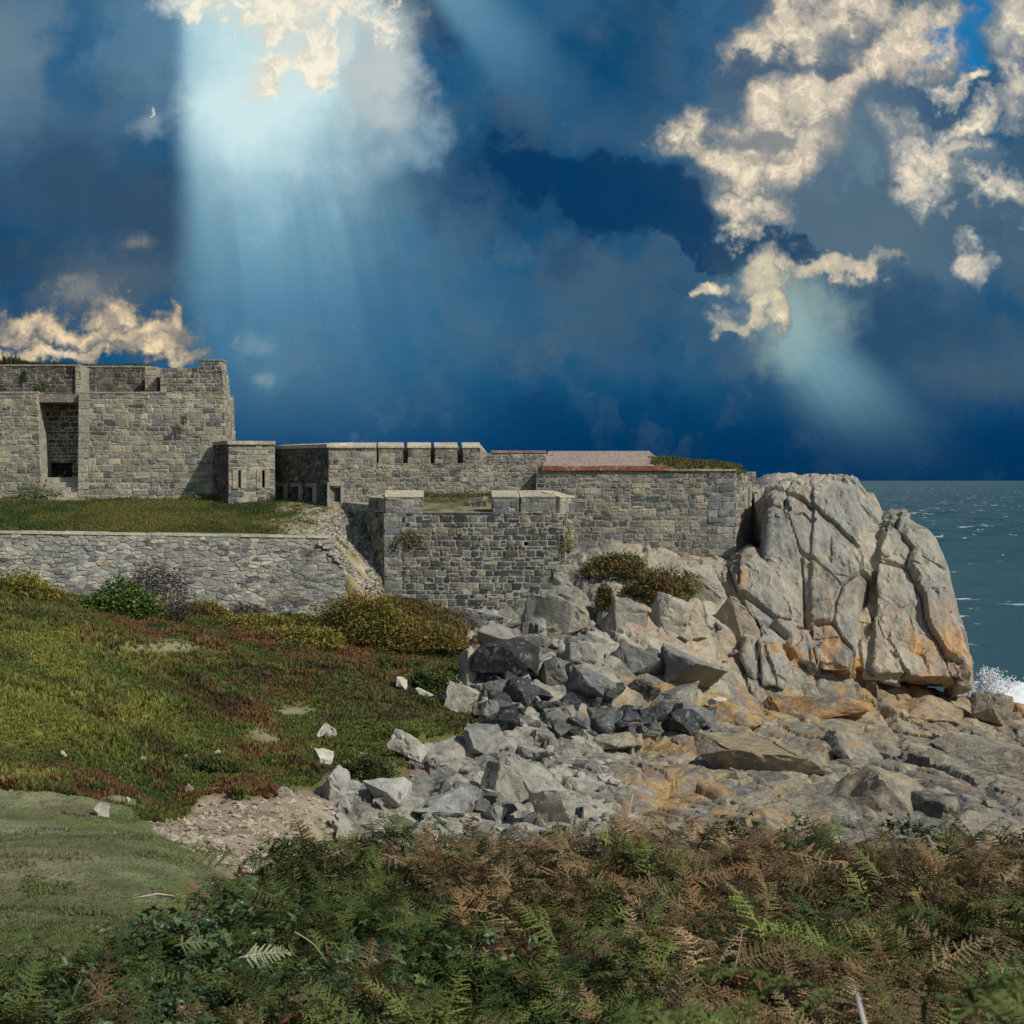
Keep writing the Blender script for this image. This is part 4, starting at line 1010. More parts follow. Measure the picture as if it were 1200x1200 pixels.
BOUL = [
 (592, 806, 78, 56, DK2, 'largest dark boulder overhanging a hollow at the top left of the boulder pile', (0, .15, 0), .9),
 (584, 765, 60, 34, PGR, 'added paler slab standing for the sunlit top of the largest dark boulder', (.1, .2, 0), .9),  # separate paler rock, the boulder's sunlit top put into its colour
 (549, 802, 28, 54, PALE, 'tall pale rock leaning against the left side of the largest dark boulder', (0, .2, 0), .8),
 (619, 828, 31, 36, PALE, 'pale pointed rock standing just below the largest dark boulder', (0, 0, .4), .8),
 (584, 824, 34, 26, MG, 'rounded grey rock in the hollow under the largest dark boulder', (0, -.1, 0), .8),
 (538, 838, 42, 32, PALE, 'pale flat rock at the edge of the heath beside the boulder pile', (0, .25, 0), .8),
 (571, 850, 36, 32, PGR, 'pale grey block below the flat rock at the heath edge', (0, -.3, 0), .8),
 (648, 800, 38, 34, MG, 'grey block wedged right of the largest dark boulder', (0, .3, .2), .8),
 (683, 824, 84, 40, A(104, 108, 110), 'long grey slab sloping down to the right across the boulder pile', (0, .35, 0), .7),
 (716, 858, 84, 44, A(84, 89, 92), 'broad dark slab low in the middle of the boulder pile', (0, .22, 0), .8),
 (657, 855, 40, 30, PGR, 'pale faced block left of the broad dark slab', (0, -.2, .2), .8),
 (754, 820, 40, 30, DK, 'dark angular boulder left of the flat topped slab', (0, -.2, 0), .8),
 (788, 838, 80, 40, A(110, 112, 110), 'flat topped grey slab tilted up to the right over a dark gap', (0, -.32, 0), .8),
 (812, 855, 52, 30, A(98, 101, 104), 'grey block lying below the flat topped slab', (0, .15, 0), .8),
 (758, 861, 34, 20, MG, 'small grey block at the lower right foot of the broad dark slab', (0, 0, .2), .8),
 (676, 778, 46, 26, PGR, 'grey wedge rock above the long sloping slab', (0, .3, 0), .8),
 (752, 790, 66, 28, MG, 'grey slab above the dark angular boulder', (0, .3, 0), .8),
 (812, 812, 84, 40, A(116, 117, 112), 'big grey rock slab falling to the right under the outcrop', (.25, .3, .5), .9),
 (842, 838, 22, 20, WHITE, 'small bright rock at the right end of the boulder pile', (0, 0, 0), .8),
 (722, 822, 30, 26, DK, 'dark block between the long slab and the dark angular boulder', (0, .4, .3), .8),
 (620, 760, 40, 26, MG, 'grey rock behind the slab that caps the largest dark boulder', (0, .2, .2), .8),
 (645, 742, 90, 62, A(136, 134, 122), 'smooth tan rock face sloping down from the bastion foot', (.2, -.3, 0), .6),
 (566, 740, 52, 26, A(132, 134, 132), 'smooth grey rock under the left foot of the bastion', (0, .2, 0), .6),
 (735, 735, 52, 56, PGR, 'steep grey rock below the heather patch', (0, .5, 0), .6),
 (782, 738, 48, 60, PALE, 'pale upright rock right of the heather patch', (0, .2, 0), .6),
 (820, 700, 54, 56, PALE, 'pale cracked rock under the corner of the casemate', (0, -.3, 0), .6),
 (860, 745, 44, 60, A(146, 136, 118), 'tan tilted rock at the left foot of the outcrop', (0, -.6, 0), .6),
 (715, 670, 30, 22, PGR, 'grey rock at the top edge of the heather patch', (0, .2, 0), .7),
 (381, 898, 25, 24, WHITE, 'bright white block lying on the heath above the gravel', (0, .1, .4), .8),
 (383, 867, 22, 16, A(166, 164, 154), 'whitish wedge stone above the bright white block', (0, .4, 0), .8),
 (475, 892, 52, 28, A(158, 156, 148), 'long pale rock at the lower right corner of the heath', (0, .4, 0), .7),
 (404, 950, 52, 44, A(140, 142, 138), 'tall grey rock at the right end of the gravel', (0, .3, .3), .8),
 (452, 945, 60, 32, A(146, 148, 144), 'grey hump rock right of the tall rock by the gravel', (0, .2, 0), .8),
 (570, 886, 58, 32, A(122, 124, 122), 'grey split rock with a dark underside below the heath tip', (0, .2, 0), .8),
 (520, 960, 66, 30, A(140, 142, 140), 'flat grey rock low in the middle of the pale rocks', (0, .15, 0), .8),
 (337, 937, 22, 15, PALE, 'small pale rock where the heath meets the gravel', (0, 0, 0), .8),
 (118, 957, 19, 17, A(150, 150, 142), 'grey white block half buried at the turf edge', (0, .1, .2), .8),
 (153, 945, 13, 12, WHITE, 'small white cube shaped stone at the foot of the heath', (0, .1, .5), .8),
 (75, 889, 8, 9, WHITE, 'tiny white stone on the near green slope', (0, 0, 0), .8),
 (470, 808, 20, 11, WHITE, 'white stone at the upper right edge of the far heath', (0, .5, 0), .8),
 (495, 820, 24, 9, WHITE, 'flat white stone just below the other at the heath edge', (0, .4, 0), .8),
 (475, 746, 7, 12, WHITE, 'little upright white stone in the yellow shrubs below the bastion', (0, 0, 0), .8),
 (222, 930, 10, 12, PALE, 'slim pale stone standing near the bottom of the heath', (0, .3, 0), .8),
 (640, 968, 70, 40, A(142, 142, 134), 'large pale grey rock behind the bramble tops', (0, .2, 0), .8),
 (600, 935, 80, 40, A(124, 122, 112), 'banded grey rock over a brown hollow', (0, -.15, 0), .8),
 (720, 880, 66, 34, A(132, 130, 120), 'grey rock with a dark notch beside the tan ledge', (0, .2, 0), .8),
 (960, 840, 120, 36, A(160, 124, 76), 'long orange lichened ledge under the outcrop', (0, .08, 0), .6),
 (860, 850, 70, 34, A(156, 128, 80), 'ochre ledge right of the boulder pile', (0, .05, 0), .6),
 (1080, 838, 90, 34, A(154, 128, 92), 'tan and orange ledge at the right foot of the outcrop', (0, .08, 0), .6),
 (880, 905, 130, 40, A(142, 126, 96), 'broad tan rock shelf in the middle of the shore', (.05, .06, .3), .9),
 (790, 925, 110, 44, A(154, 130, 82), 'ochre rounded rock low on the shore', (0, .05, 0), .5),
 (1020, 945, 130, 72, A(138, 128, 108), 'big smooth tan rock with a curved dark underside', (0, -.12, 0), .5),
 (1150, 900, 110, 50, A(128, 122, 110), 'grey brown rock at the far right of the shore', (0, .1, 0), .6),
 (1085, 952, 70, 44, A(78, 78, 75), 'dark wet looking rock right of the big smooth rock', (.2, .25, .5), .9),
 (1160, 985, 90, 36, A(150, 138, 116), 'rounded tan rock at the right just behind the brambles', (0, .1, 0), .7),
 (900, 975, 70, 30, A(146, 128, 86), 'yellowish rock just behind the brambles', (0, 0, 0), .7),
 (1000, 888, 90, 40, A(134, 126, 110), 'grey tan ledge above the big smooth rock', (0, .2, 0), .6),
 (1165, 850, 50, 34, A(132, 124, 108), 'blocky rock beside the breaking wave', (0, .2, 0), .7),
]
for i, (px, py, w, h, col, lab, rot, dep) in enumerate(BOUL):
    ledge = w > 64 and px > 700 and py > 830 or w > 100
    place_boulder(px, py, w * 1.08, h * 1.12, col, lab, 900 + i * 13, rot=rot, dep=dep if not ledge else dep * 1.9, boxy=.6 if not ledge else .75, npts=13 if w > 40 else 11, sink=(.40 if px > 600 and py < 765 else .14) if not ledge else .5, mat=M_ROCK if ledge else None,
                  cat='boulder' if w > 24 else 'stone', name='boulder' if w > 24 else 'stone')
# loose stones of the shore: countable, all alike
def loose(n, region, cols, rng, smin, smax, label, group):
    protos = []
    for k in range(9):
        V, Fs, c = boulder_mesh('stone', (1, rng.uniform(.6, .95), rng.uniform(.45, .8)), 3000 + k + int(smin * 1000), (1, 1, 1), .6, 12, (0, 0, 0), .08)
        ms = []
        for col in cols:
            o = mk('stone', V, Fs, M_BOULDER, smooth=True, col=c * np.array(col)); 
            try: o.data.set_sharp_from_angle(angle=math.radians(28))
            except Exception: pass
            ms.append(o.data); bpy.data.objects.remove(o)
        protos.append(ms)
    x0 = min(p[0] for p in region); x1 = max(p[0] for p in region); y0 = min(p[1] for p in region); y1 = max(p[1] for p in region)
    k = 0
    while k < n:
        px, py = rng.uniform(x0, x1), rng.uniform(y0, y1)
        if not in_poly(np.array([px]), np.array([py]), region)[0]: continue
        p = at(px, py); s = smin * (smax / smin) ** (rng.random() ** 1.6)
        o = bpy.data.objects.new('stone', rng.choice(rng.choice(protos))); COL.objects.link(o)
        o.location = (p[0], p[1], p[2] + s * .12); o.scale = (s, s, s * rng.uniform(.8, 1.2)); o.rotation_euler = (rng.uniform(-.4, .4), rng.uniform(-.4, .4), rng.uniform(0, 6.3))
        tag(o, label, 'stone', group); k += 1
rs = random.Random(77)
loose(85, [(400, 930), (480, 880), (590, 855), (720, 880), (740, 990), (420, 990)], (PALE, PGR, WHITE, MG), rs, .25, 1.0, 'loose pale stone among the grey rocks of the near shore', 'loose pale stones on the near shore')
loose(40, [(740, 870), (1190, 850), (1195, 985), (740, 990)], (TAN, MG, A(120, 114, 100), A(156, 132, 88)), rs, .2, 0.6, 'loose tan stone lying on the ochre rock ledges', 'loose tan stones on the ledges')
loose(85, [(545, 760), (640, 820), (840, 840), (850, 865), (560, 862)], (DK, DK2, MG, DK, A(84, 87, 88)), rs, .35, 2.0, 'dark loose stone in the gaps of the boulder pile', 'dark stones between the boulders')
loose(20, [(180, 965), (330, 935), (400, 930), (410, 990), (260, 1005)], (A(160, 146, 122), PALE, A(140, 128, 104)), rs, .06, .28, 'small sandy stone lying on the gravel patch', 'small stones on the gravel')
loose(20, [(120, 890), (330, 870), (470, 880), (560, 850), (400, 915), (230, 945)], (WHITE, PALE, A(110, 104, 98)), rs, .1, .32, 'small pale stone half hidden in the heath plants', 'pale stones in the heath')
loose(25, [(540, 715), (680, 660), (760, 700), (860, 680), (860, 790), (700, 770), (560, 745)], (PALE, PGR, MG, TAN), rs, .35, 1.2, 'grey rock lodged on the steep slope under the walls', 'rocks on the slope under the walls')
loose(12, [(392, 625), (404, 622), (446, 690), (425, 690)], (A(160, 148, 124), PALE, MG), rs, .12, .4, 'broken stone on the rubble bank beside the bastion', 'broken stones on the rubble bank')

def pebbles():
    base = np.array([(1, 0, 0), (0, 1, 0), (-1, 0, 0), (0, -1, 0), (.1, .1, .75), (0, 0, -.6)]); t = np.array([(0, 1, 4), (1, 2, 4), (2, 3, 4), (3, 0, 4), (1, 0, 5), (2, 1, 5), (3, 2, 5), (0, 3, 5)])
    def kp(x, y):
        b = BASE(x, y); h, t_, g = zones(x, y, b); return g & ~h & ~t_
    q = scatter(5500, -16, 2, 33, 47, kp); x, y = q.T; z = ground(x, y)
    n = len(x); s = .014 + .15 * NP.random(n) ** 9
    c = cmix(A(150, 136, 110), A(166, 156, 132), NP.random(n)); c = cmix(c, A(126, 106, 96), (NP.random(n) < .3) * .9)
    V, Fx, C = inst(base * [1.2, .9, .8], t, np.stack([x, y, z], 1), NP.uniform(0, 6.28, n), NP.normal(0, .3, n), NP.normal(0, .3, n), s, c)
    tag(mk('gravel', V, [Fx], M_BOULDER, col=C), kind='stuff')
    m = 24000; x = NP.uniform(X(360, 92), X(450, 89), m); y = NP.uniform(87.4, 96.5, m); z = terr_z(x, y); px, py = proj(x, y, z)
    uw = x - X(386, 88); k = (px > 372) & (px < 447) & (py > 598) & (y > 87.7 - np.maximum(uw, 0)) & (NP.random(m) < sstep(598, 620, py)) & (vnoise(x / .9, y / .9, None, 3) > .3); x, y, z = x[k], y[k], z[k]; n = len(x)
    c = cmix(A(136, 128, 108), A(172, 166, 148), NP.random(n)); c = cmix(c, A(92, 94, 84), (NP.random(n) < .3) * .9)
    V, Fx, C = inst(base * [1.2, .9, .8], t, np.stack([x, y, z], 1), NP.uniform(0, 6.28, n), NP.normal(0, .3, n), NP.normal(0, .3, n), .03 + .17 * NP.random(n) ** 3, c)
    tag(mk('rubble', V, [Fx], M_BOULDER, col=C), kind='stuff')
def inst(base, tri, pos_, yaw, pitch, roll, s, cols, shade=None):
    """copies of a small mesh: base (n,3), tri (m,3); returns V, F, C"""
    k = len(pos_); n = len(base)
    cy, sy_ = np.cos(yaw), np.sin(yaw); cp, sp_ = np.cos(pitch), np.sin(pitch); cr, sr = np.cos(roll), np.sin(roll)
    z = np.zeros(k); o = np.ones(k)
    Rz = np.stack([np.stack([cy, -sy_, z], -1), np.stack([sy_, cy, z], -1), np.stack([z, z, o], -1)], 1)
    Ry = np.stack([np.stack([cp, z, sp_], -1), np.stack([z, o, z], -1), np.stack([-sp_, z, cp], -1)], 1)
    Rx = np.stack([np.stack([o, z, z], -1), np.stack([z, cr, -sr], -1), np.stack([z, sr, cr], -1)], 1)
    R = Rz @ Ry @ Rx
    V = np.einsum('kij,nj->kni', R, base) * s[:, None, None] + pos_[:, None, :]
    Fx = (tri[None] + (np.arange(k) * n)[:, None, None]).reshape(-1, 3)
    C = np.repeat(cols[:, None, :], n, 1)
    if shade is not None: C = C * shade[None, :, None]
    return V.reshape(-1, 3), Fx, C.reshape(-1, 3)
def join(parts):
    Vs, Fs, Cs = [], [], []; o = 0
    for V, Fx, C in parts: Vs.append(V); Fs.append(Fx + o); Cs.append(C); o += len(V)
    return np.vstack(Vs), [np.vstack(Fs)], np.vstack(Cs)
def tuft(nb, rng, hgt=1.0, spread=.8, wid=.16):
    v = []; t = []
    for i in range(nb):
        a = rng.uniform(0, 6.283); l = rng.uniform(.6, 1.1); tilt = rng.uniform(.1, 1.0) * spread
        d = np.array([math.cos(a) * tilt, math.sin(a) * tilt, 1.0]); d = d / np.linalg.norm(d) * l * hgt
        q = np.array([-math.sin(a), math.cos(a), 0]) * wid; b0 = np.array([math.cos(a), math.sin(a), 0]) * rng.uniform(0, .35)
        k = len(v); v += [b0 - q * .6, b0 + q * .6, b0 + d * .55 + q, b0 + d + np.array([0, 0, -.15 * tilt])]; t += [(k, k + 1, k + 2), (k, k + 2, k + 3)]
    return np.array(v), np.array(t)
def scatter(n, x0, x1, y0, y1, keep, dens_y=True):
    out = []
    tot = 0
    while tot < n:
        m = 200000
        y = 1 / NP.uniform(1 / y1, 1 / y0, m) if dens_y else NP.uniform(y0, y1, m)
        x = NP.uniform(x0, x1, m) * y / y1 if dens_y else NP.uniform(x0, x1, m)
        k = keep(x, y); out.append(np.stack([x[k], y[k]], 1)); tot += int(k.sum())
        if len(out) > 40: break
    return np.vstack(out)[:n]
def heath():
    def kp(x, y):
        b = BASE(x, y); h, t, g = zones(x, y, b); return h
    q = scatter(82000, -30, 10, 37, 88.6, kp)
    x, y = q.T; z = ground(x, y) - .02
    px, py = proj(x, y, z); c = heath_col(x, y, px, py)
    pth = np.exp(-((px - 185) / 55.0) ** 2 - ((py - 762) / 7.0) ** 2) + np.exp(-((px - 310 - (py - 866) * 1.2) / 16.0) ** 2 - ((py - 866) / 12.0) ** 2) + .9 * np.exp(-((px - 345) / 22.0) ** 2 - ((py - 834) / 5.0) ** 2)
    k = NP.random(len(x)) > np.clip(pth * 1.6, 0, .95); x, y, z, c = x[k], y[k], z[k], c[k]
    n = len(x); c = c * NP.uniform(.7, 1.35, (n, 1)) * (1 + NP.normal(0, .06, (n, 3)))
    r = random.Random(8); ps = []
    big = .85 + .9 * sstep(-.1, .5, fbm(x / 1.6, y / 2.4, o=3, s=611))
    for v in range(4):
        b, t = tuft(6, r, 1.0, 1.1, .2); i = np.arange(v, n, 4); m = len(i)
        sc = NP.uniform(.08, .20, m) * big[i] * (.55 + y[i] / 110)
        ps.append(inst(b, t, np.stack([x[i], y[i], z[i]], 1), NP.uniform(0, 6.28, m), NP.normal(0, .2, m), NP.normal(0, .2, m), sc, np.clip(c[i], .008, .6)))
    V, Fs, C = join(ps)
    tag(mk('heath_plants', V, Fs, M_LEAF, col=C), kind='stuff')
heath()
pebbles()
def grasses():
    # short turf and the terrace grass
    def kp(x, y):
        b = BASE(x, y); h, t, g = zones(x, y, b); return t & ~h & (x > -16)
    q = scatter(60000, -17, 0, 15, 41, kp); x, y = q.T; z = ground(x, y) - .01; n = len(x)
    tn = fbm(x / 2.2, y / 1.6, o=4, s=131)
    c = cmix(C_TURF, C_TURFDRY, sstep(-.1, .3, tn)) * NP.uniform(.6, 1.3, (n, 1))
    r = random.Random(9); b, t = tuft(5, r, 1, .9, .12)
    V, Fx, C = inst(b, t, np.stack([x, y, z], 1), NP.uniform(0, 6.28, n), NP.normal(0, .15, n), NP.normal(0, .15, n), NP.uniform(.025, .06, n) * (1 + 1.2 * sstep(.1, .5, fbm(x / .8, y / .8, o=3, s=139))), c)
    tag(mk('turf_grass', V, [Fx], M_LEAF, col=C), kind='stuff')
    x = NP.uniform(X(-60, 95), -6.6, 60000); y = NP.uniform(88.15, 99.5, 60000); z = terr_z(x, y); px, py = proj(x, y, z)
    edge = 88.3 + np.maximum(0, -(X(386, 88) - x)) * 1.0
    bare = sstep(300, 372, px + 45 * fbm(x / 1.8, y / 1.8, o=4, s=305))
    k = (y > edge) & (NP.random(len(x)) > bare * .93) & (px < 440) & ~((px > 40) & (px < 100) & (y > 98.6)); x, y, z, px, py = x[k], y[k], z[k], px[k], py[k]; n = len(x)
    c = cmix(A(70, 86, 36), A(104, 104, 46), sstep(-.2, .35, fbm(x / 1.8, y / 1.8, o=4, s=305)))
    c = cmix(c, A(120, 114, 46), .8 * np.exp(-((px - 170) / 60.0) ** 2 - ((py - 606) / 14.0) ** 2)) * NP.uniform(.7, 1.3, (n, 1))
    b, t = tuft(6, r, 1, .9, .14)
    V, Fx, C = inst(b, t, np.stack([x, y, z - .02], 1), NP.uniform(0, 6.28, n), NP.normal(0, .2, n), NP.normal(0, .2, n), NP.uniform(.05, .15, n) * (1 + .8 * (NP.random(n) > .93)), c)
    tag(mk('terrace_grass', V, [Fx], M_LEAF, col=C), kind='stuff')
    # tufts along the wall tops
    pts = []
    e = np.array(EASTTOP); i = NP.integers(0, len(e), 2600); w = e[i] + NP.normal(0, .12, (2600, 3)) * [1, 1, 0]
    pts.append((w, NP.uniform(.10, .26, 2600), A(96, 96, 44)))
    m = 1500; px = NP.uniform(-10, 178, m); Yk = NP.uniform(103.5, 106.5, m); zk = Z(430, 103.5) + .1 + NP.uniform(-.1, .05, m)
    hk = .16 + .5 * np.exp(-((px - 14) / 16.0) ** 2) + .16 * np.exp(-((px - 60) / 30.0) ** 2)
    Ws = np.stack([X(px, Yk), Yk, zk], 1)
    pts.append((Ws, NP.uniform(.5, 1.2, m) * hk, A(66, 70, 38)))
    fl = np.stack([X(NP.uniform(488, 668, 900), 94.5), NP.uniform(93.4, 95.2, 900), np.full(900, Z(578.5, 94.6)) + NP.uniform(-.25, .0, 900)], 1)
    pts.append((fl, NP.uniform(.06, .2, 900), A(98, 96, 48)))
    names = (('roof_grass', 'dry grass growing over the turf top of the casemate'), ('roof_plants', 'dark plants along the skyline of the fort roof'), ('floor_grass', 'dry grass along the back of the bastion gun floor'))
    for (w, s, col), (nm, lab) in zip(pts, names):
        n = len(w); c = np.array(col)[None] * NP.uniform(.6, 1.4, (n, 1)) * (1 + NP.normal(0, .08, (n, 3)))
        V, Fx, C = inst(b, t, w, NP.uniform(0, 6.28, n), NP.normal(0, .2, n), NP.normal(0, .2, n), s, np.clip(c, .01, .6))
        tag(mk(nm, V, [Fx], M_LEAF, col=C), kind='stuff')
grasses()
LEAFV = np.array([(0, 0, 0), (.45, .28, .05), (1, 0, -.02), (.45, -.28, .05)]); LEAFT = np.array([(0, 1, 2), (0, 2, 3)])
def shrub(name, px, py, w, h, cols, label, cat='shrub', n=1400, leaf=.13, dep=.7, Y=None, mat=None, yoff=0.0, up=.5):
    if Y is None: p = at(px, py); Y = p[1] + yoff; zb_ = p[2]
    else: zb_ = Z(py, Y)
    sc = Y / F; W, Hh, D = w * sc / 2, h * sc, w * sc * dep / 2
    d = NP.normal(size=(n, 3)); d /= np.linalg.norm(d, axis=1)[:, None]
    sd = int(px * 7 + py)
    lump = 1 + .45 * fbm(d[:, 0] * 1.8 + sd, d[:, 1] * 1.8, d[:, 2] * 1.8, 3, sd)
    rr = NP.uniform(.35, 1, (n, 1)) ** .5 * lump[:, None]
    q = d * rr; q[:, 2] = np.abs(q[:, 2])
    w_ = q * [W, D, Hh]
    ci = fbm(q[:, 0] * 2.2 + sd, q[:, 1] * 2.2, q[:, 2] * 2.2, 3, sd + 4) + NP.normal(0, .12, n)
    c = cmix(cols[0], cols[1], sstep(-.15, .2, ci)); c = cmix(c, cols[-1], sstep(.18, .4, ci))
    c = np.clip(c * NP.uniform(.75, 1.35, (n, 1)) * 1.3, .006, .6)
    k = empty(name, (X(px, Y), Y, zb_)); tag(k, label, cat)
    V, Fx, C = inst(LEAFV, LEAFT, w_ + np.array([X(px, Y), Y, zb_]), NP.uniform(0, 6.28, n), NP.normal(-up, .5, n), NP.normal(0, .6, n), NP.uniform(.6, 1.3, n) * leaf, c)
    mk('foliage', V, [Fx], mat or M_LEAF, k, col=C)
    mb = MB(); r = random.Random(sd)
    for j in range(9):
        i = r.randrange(n); e = w_[i] * .95; mb.tube([np.array([X(px, Y), Y, zb_ - .05]) + e * [.15, .15, 0], np.array([X(px, Y), Y, zb_]) + e * [.6, .6, .55], np.array([X(px, Y), Y, zb_]) + e], [.025, .016, .006], A(70, 58, 42), 4)
    mb.build('stems', M_STEM, k)
YG = (A(96, 96, 34), A(120, 110, 38), A(140, 124, 50)); GG = (A(60, 82, 32), A(80, 100, 36), A(104, 110, 40)); RG_ = (A(94, 90, 34), A(112, 78, 40), A(126, 104, 44)); DD = (A(60, 56, 56), A(74, 68, 66), A(90, 82, 76)); DG = (A(48, 62, 30), A(64, 78, 34), A(84, 90, 40))
SH = [
 ('shrub', 22, 702, 96, 44, YG, 'yellow green bush against the left end of the rubble wall', 2600, .15),
 ('shrub', 138, 724, 92, 60, GG, 'bright green bush left of the dark dead thicket', 2600, .15),
 ('shrub', 122, 690, 34, 18, RG_, 'reddish tuft behind the top of the bright green bush', 500, .12),
 ('dead_thicket', 178, 726, 84, 76, DD, 'dark leafless thicket leaning on the rubble wall', 2200, .12),
 ('shrub', 238, 722, 60, 26, RG_, 'rusty low shrub at the wall foot right of the dead thicket', 1200, .13),
 ('shrub', 300, 738, 80, 28, YG, 'yellowish scrub at the middle of the wall foot', 1500, .13),
 ('dead_thicket', 292, 722, 50, 16, DD, 'low dark thicket behind the yellowish scrub', 800, .11),
 ('shrub', 365, 760, 70, 36, YG, 'pale yellow scrub with stones below the wall corner', 1400, .13),
 ('shrub', 425, 752, 100, 92, (A(92, 94, 34), A(108, 98, 36), A(124, 96, 42)), 'large olive bush at the wall end beside the bastion', 3200, .15),
 ('shrub', 492, 760, 96, 46, RG_, 'rust and olive bush under the bastion front', 2800, .14),
 ('shrub', 505, 810, 66, 34, DG, 'dark green bush left of the pale leaning rock', 1500, .14),
 ('shrub', 430, 912, 54, 34, DG, 'dark green clump above the tall rock by the gravel', 1200, .10),
 ('shrub', 250, 905, 50, 24, DG, 'dark bushy clump low on the near slope', 900, .09),
]
for (nm, px, py, w, h, cols, lab, n, lf) in SH: shrub(nm, px, py, w * 1.15, h * (.66 if nm == 'shrub' else .9), cols, lab, 'shrub', int(n * 2.4), lf * 1.05, dep=.6)
HP = (A(80, 80, 40), A(104, 94, 44), A(116, 82, 50))
for (px, py, w, h, lab) in ((722, 676, 74, 36, 'left part of the heather patch under the casemate wall'), (775, 702, 80, 50, 'right part of the heather patch spreading down the rocks'), (709, 714, 20, 40, 'thin green trail of heather left of the steep grey rock'),
                            (797, 728, 22, 34, 'dark heather clump beside the pale upright rock')):
    shrub('heather', px, py, w * 1.15, h * .72, HP, lab, 'heather', 5200 if w > 40 else 1500, .17, dep=.6)
shrub('wall_plant', 480, 642, 42, 22, (A(84, 84, 38), A(106, 92, 42), A(116, 84, 44)), 'brown green plant sprouting from the bastion front', 'plant', 700, .11, .35, 89.45)
shrub('wall_plant', 666, 648, 13, 40, (A(96, 102, 42), A(116, 116, 50), A(130, 128, 60)), 'tall yellow green plant climbing the right corner of the bastion', 'plant', 600, .10, .8, 89.9)
shrub('wall_plant', 47, 460, 17, 14, DG, 'dark tuft on the ledge above the passage', 'plant', 300, .12, .6, 100.9)
shrub('wall_plant', 215, 497, 9, 11, DG, 'small dark plant rooted high in the fort front', 'plant', 160, .10, .6, 99.75)
shrub('wall_plant', 404, 634, 16, 24, DG, 'dark green plant at the foot of the bastion flank', 'plant', 400, .11, .6, 94.2)
shrub('wall_plant', 235, 588, 60, 10, GG, 'low green weeds along the fort foot by the guard block', 'plant', 900, .12, .3, 99.0)
shrub('wall_plant', 45, 583, 60, 12, GG, 'low weeds along the fort foot left of the steps', 'plant', 900, .12, .3, 99.2)
shrub('wall_plant', 318, 589, 12, 12, GG, 'small green tuft at the right corner of the guard block', 'plant', 200, .11, .6, 97.8)
shrub('wall_plant', 28, 446, 9, 14, DG, 'small dark plant in the parapet near the left edge', 'plant', 160, .10, .5, 101.45)

# ---- bracken and brambles in the foreground
def frond(rng, np_=15, m=7):
    v = []; t = []
    arch = rng.uniform(.25, .5); L = 1.0
    def spine(s): return np.array([L * s, 0, .28 * s - arch * s * s])
    k = 0
    for i in range(60):                                   # the stalk as a thin ribbon
        break
    for i in range(np_):
        s = .14 + .86 * i / np_; b = spine(s); l = .34 * (1 - s) ** .8 * min(1, (s + .12) / .30) + .02
        for sd in (-1, 1):
            if rng.random() < .07: continue
            a = math.radians(rng.uniform(50, 80)); d = np.array([math.cos(a), sd * math.sin(a), -.22 + rng.uniform(-.3, .3)]); d /= np.linalg.norm(d)
            curl = rng.uniform(-.1, .3)
            nrm = np.cross(d, (0, 0, 1.0)); nrm /= np.linalg.norm(nrm)
            kk = len(v); bw = .004 + .040 * l; v += [b, b + d * l * .45 + nrm * bw + np.array([curl * l * .2, 0, -.03 * l]), b + d * l * 1.02 + np.array([curl * l, 0, -.16 * l]), b + d * l * .45 - nrm * bw + np.array([curl * l * .2, 0, -.03 * l])]; t += [(kk, kk + 1, kk + 2), (kk, kk + 2, kk + 3)]
            mm = max(2, int(m * l / .36 + 1.5))
            for j in range(mm):
                f0 = j / mm; f1 = (j + .80) / mm; wd = (.012 + l * .085) * (1 - f0 * .75)
                droop = np.array([curl * l * f0 * f0, 0, -.16 * l * f0 * f0])
                p0 = b + d * l * f0 + droop; p1 = b + d * l * f1 + droop
                for e in (-1, 1):
                    kk = len(v); w_ = wd * rng.uniform(.6, 1.35); sl = rng.uniform(.4, 1.1); v += [p0, p1, p0 * (1 - sl) + p1 * sl + nrm * e * w_ + np.array([0, 0, rng.uniform(-.6, .3) * w_])]; t.append((kk, kk + 1, kk + 2))
    kk = len(v)
    for i in range(5):
        s = i / 4 * .95; b = spine(s); w = .012 * (1.1 - s); v += [b + (0, w, -.004), b + (0, -w, -.004)]
    for i in range(4): t += [(kk + 2 * i, kk + 2 * i + 1, kk + 2 * i + 3), (kk + 2 * i, kk + 2 * i + 3, kk + 2 * i + 2)]
    return np.array(v, float), np.array(t)
def canopy_edge(px): return np.interp(px, [-300, 0, 60, 180, 240, 285, 330, 450, 1500], [14.0, 14.8, 15.2, 16.2, 17.8, 20.0, 22, 22, 22.2])
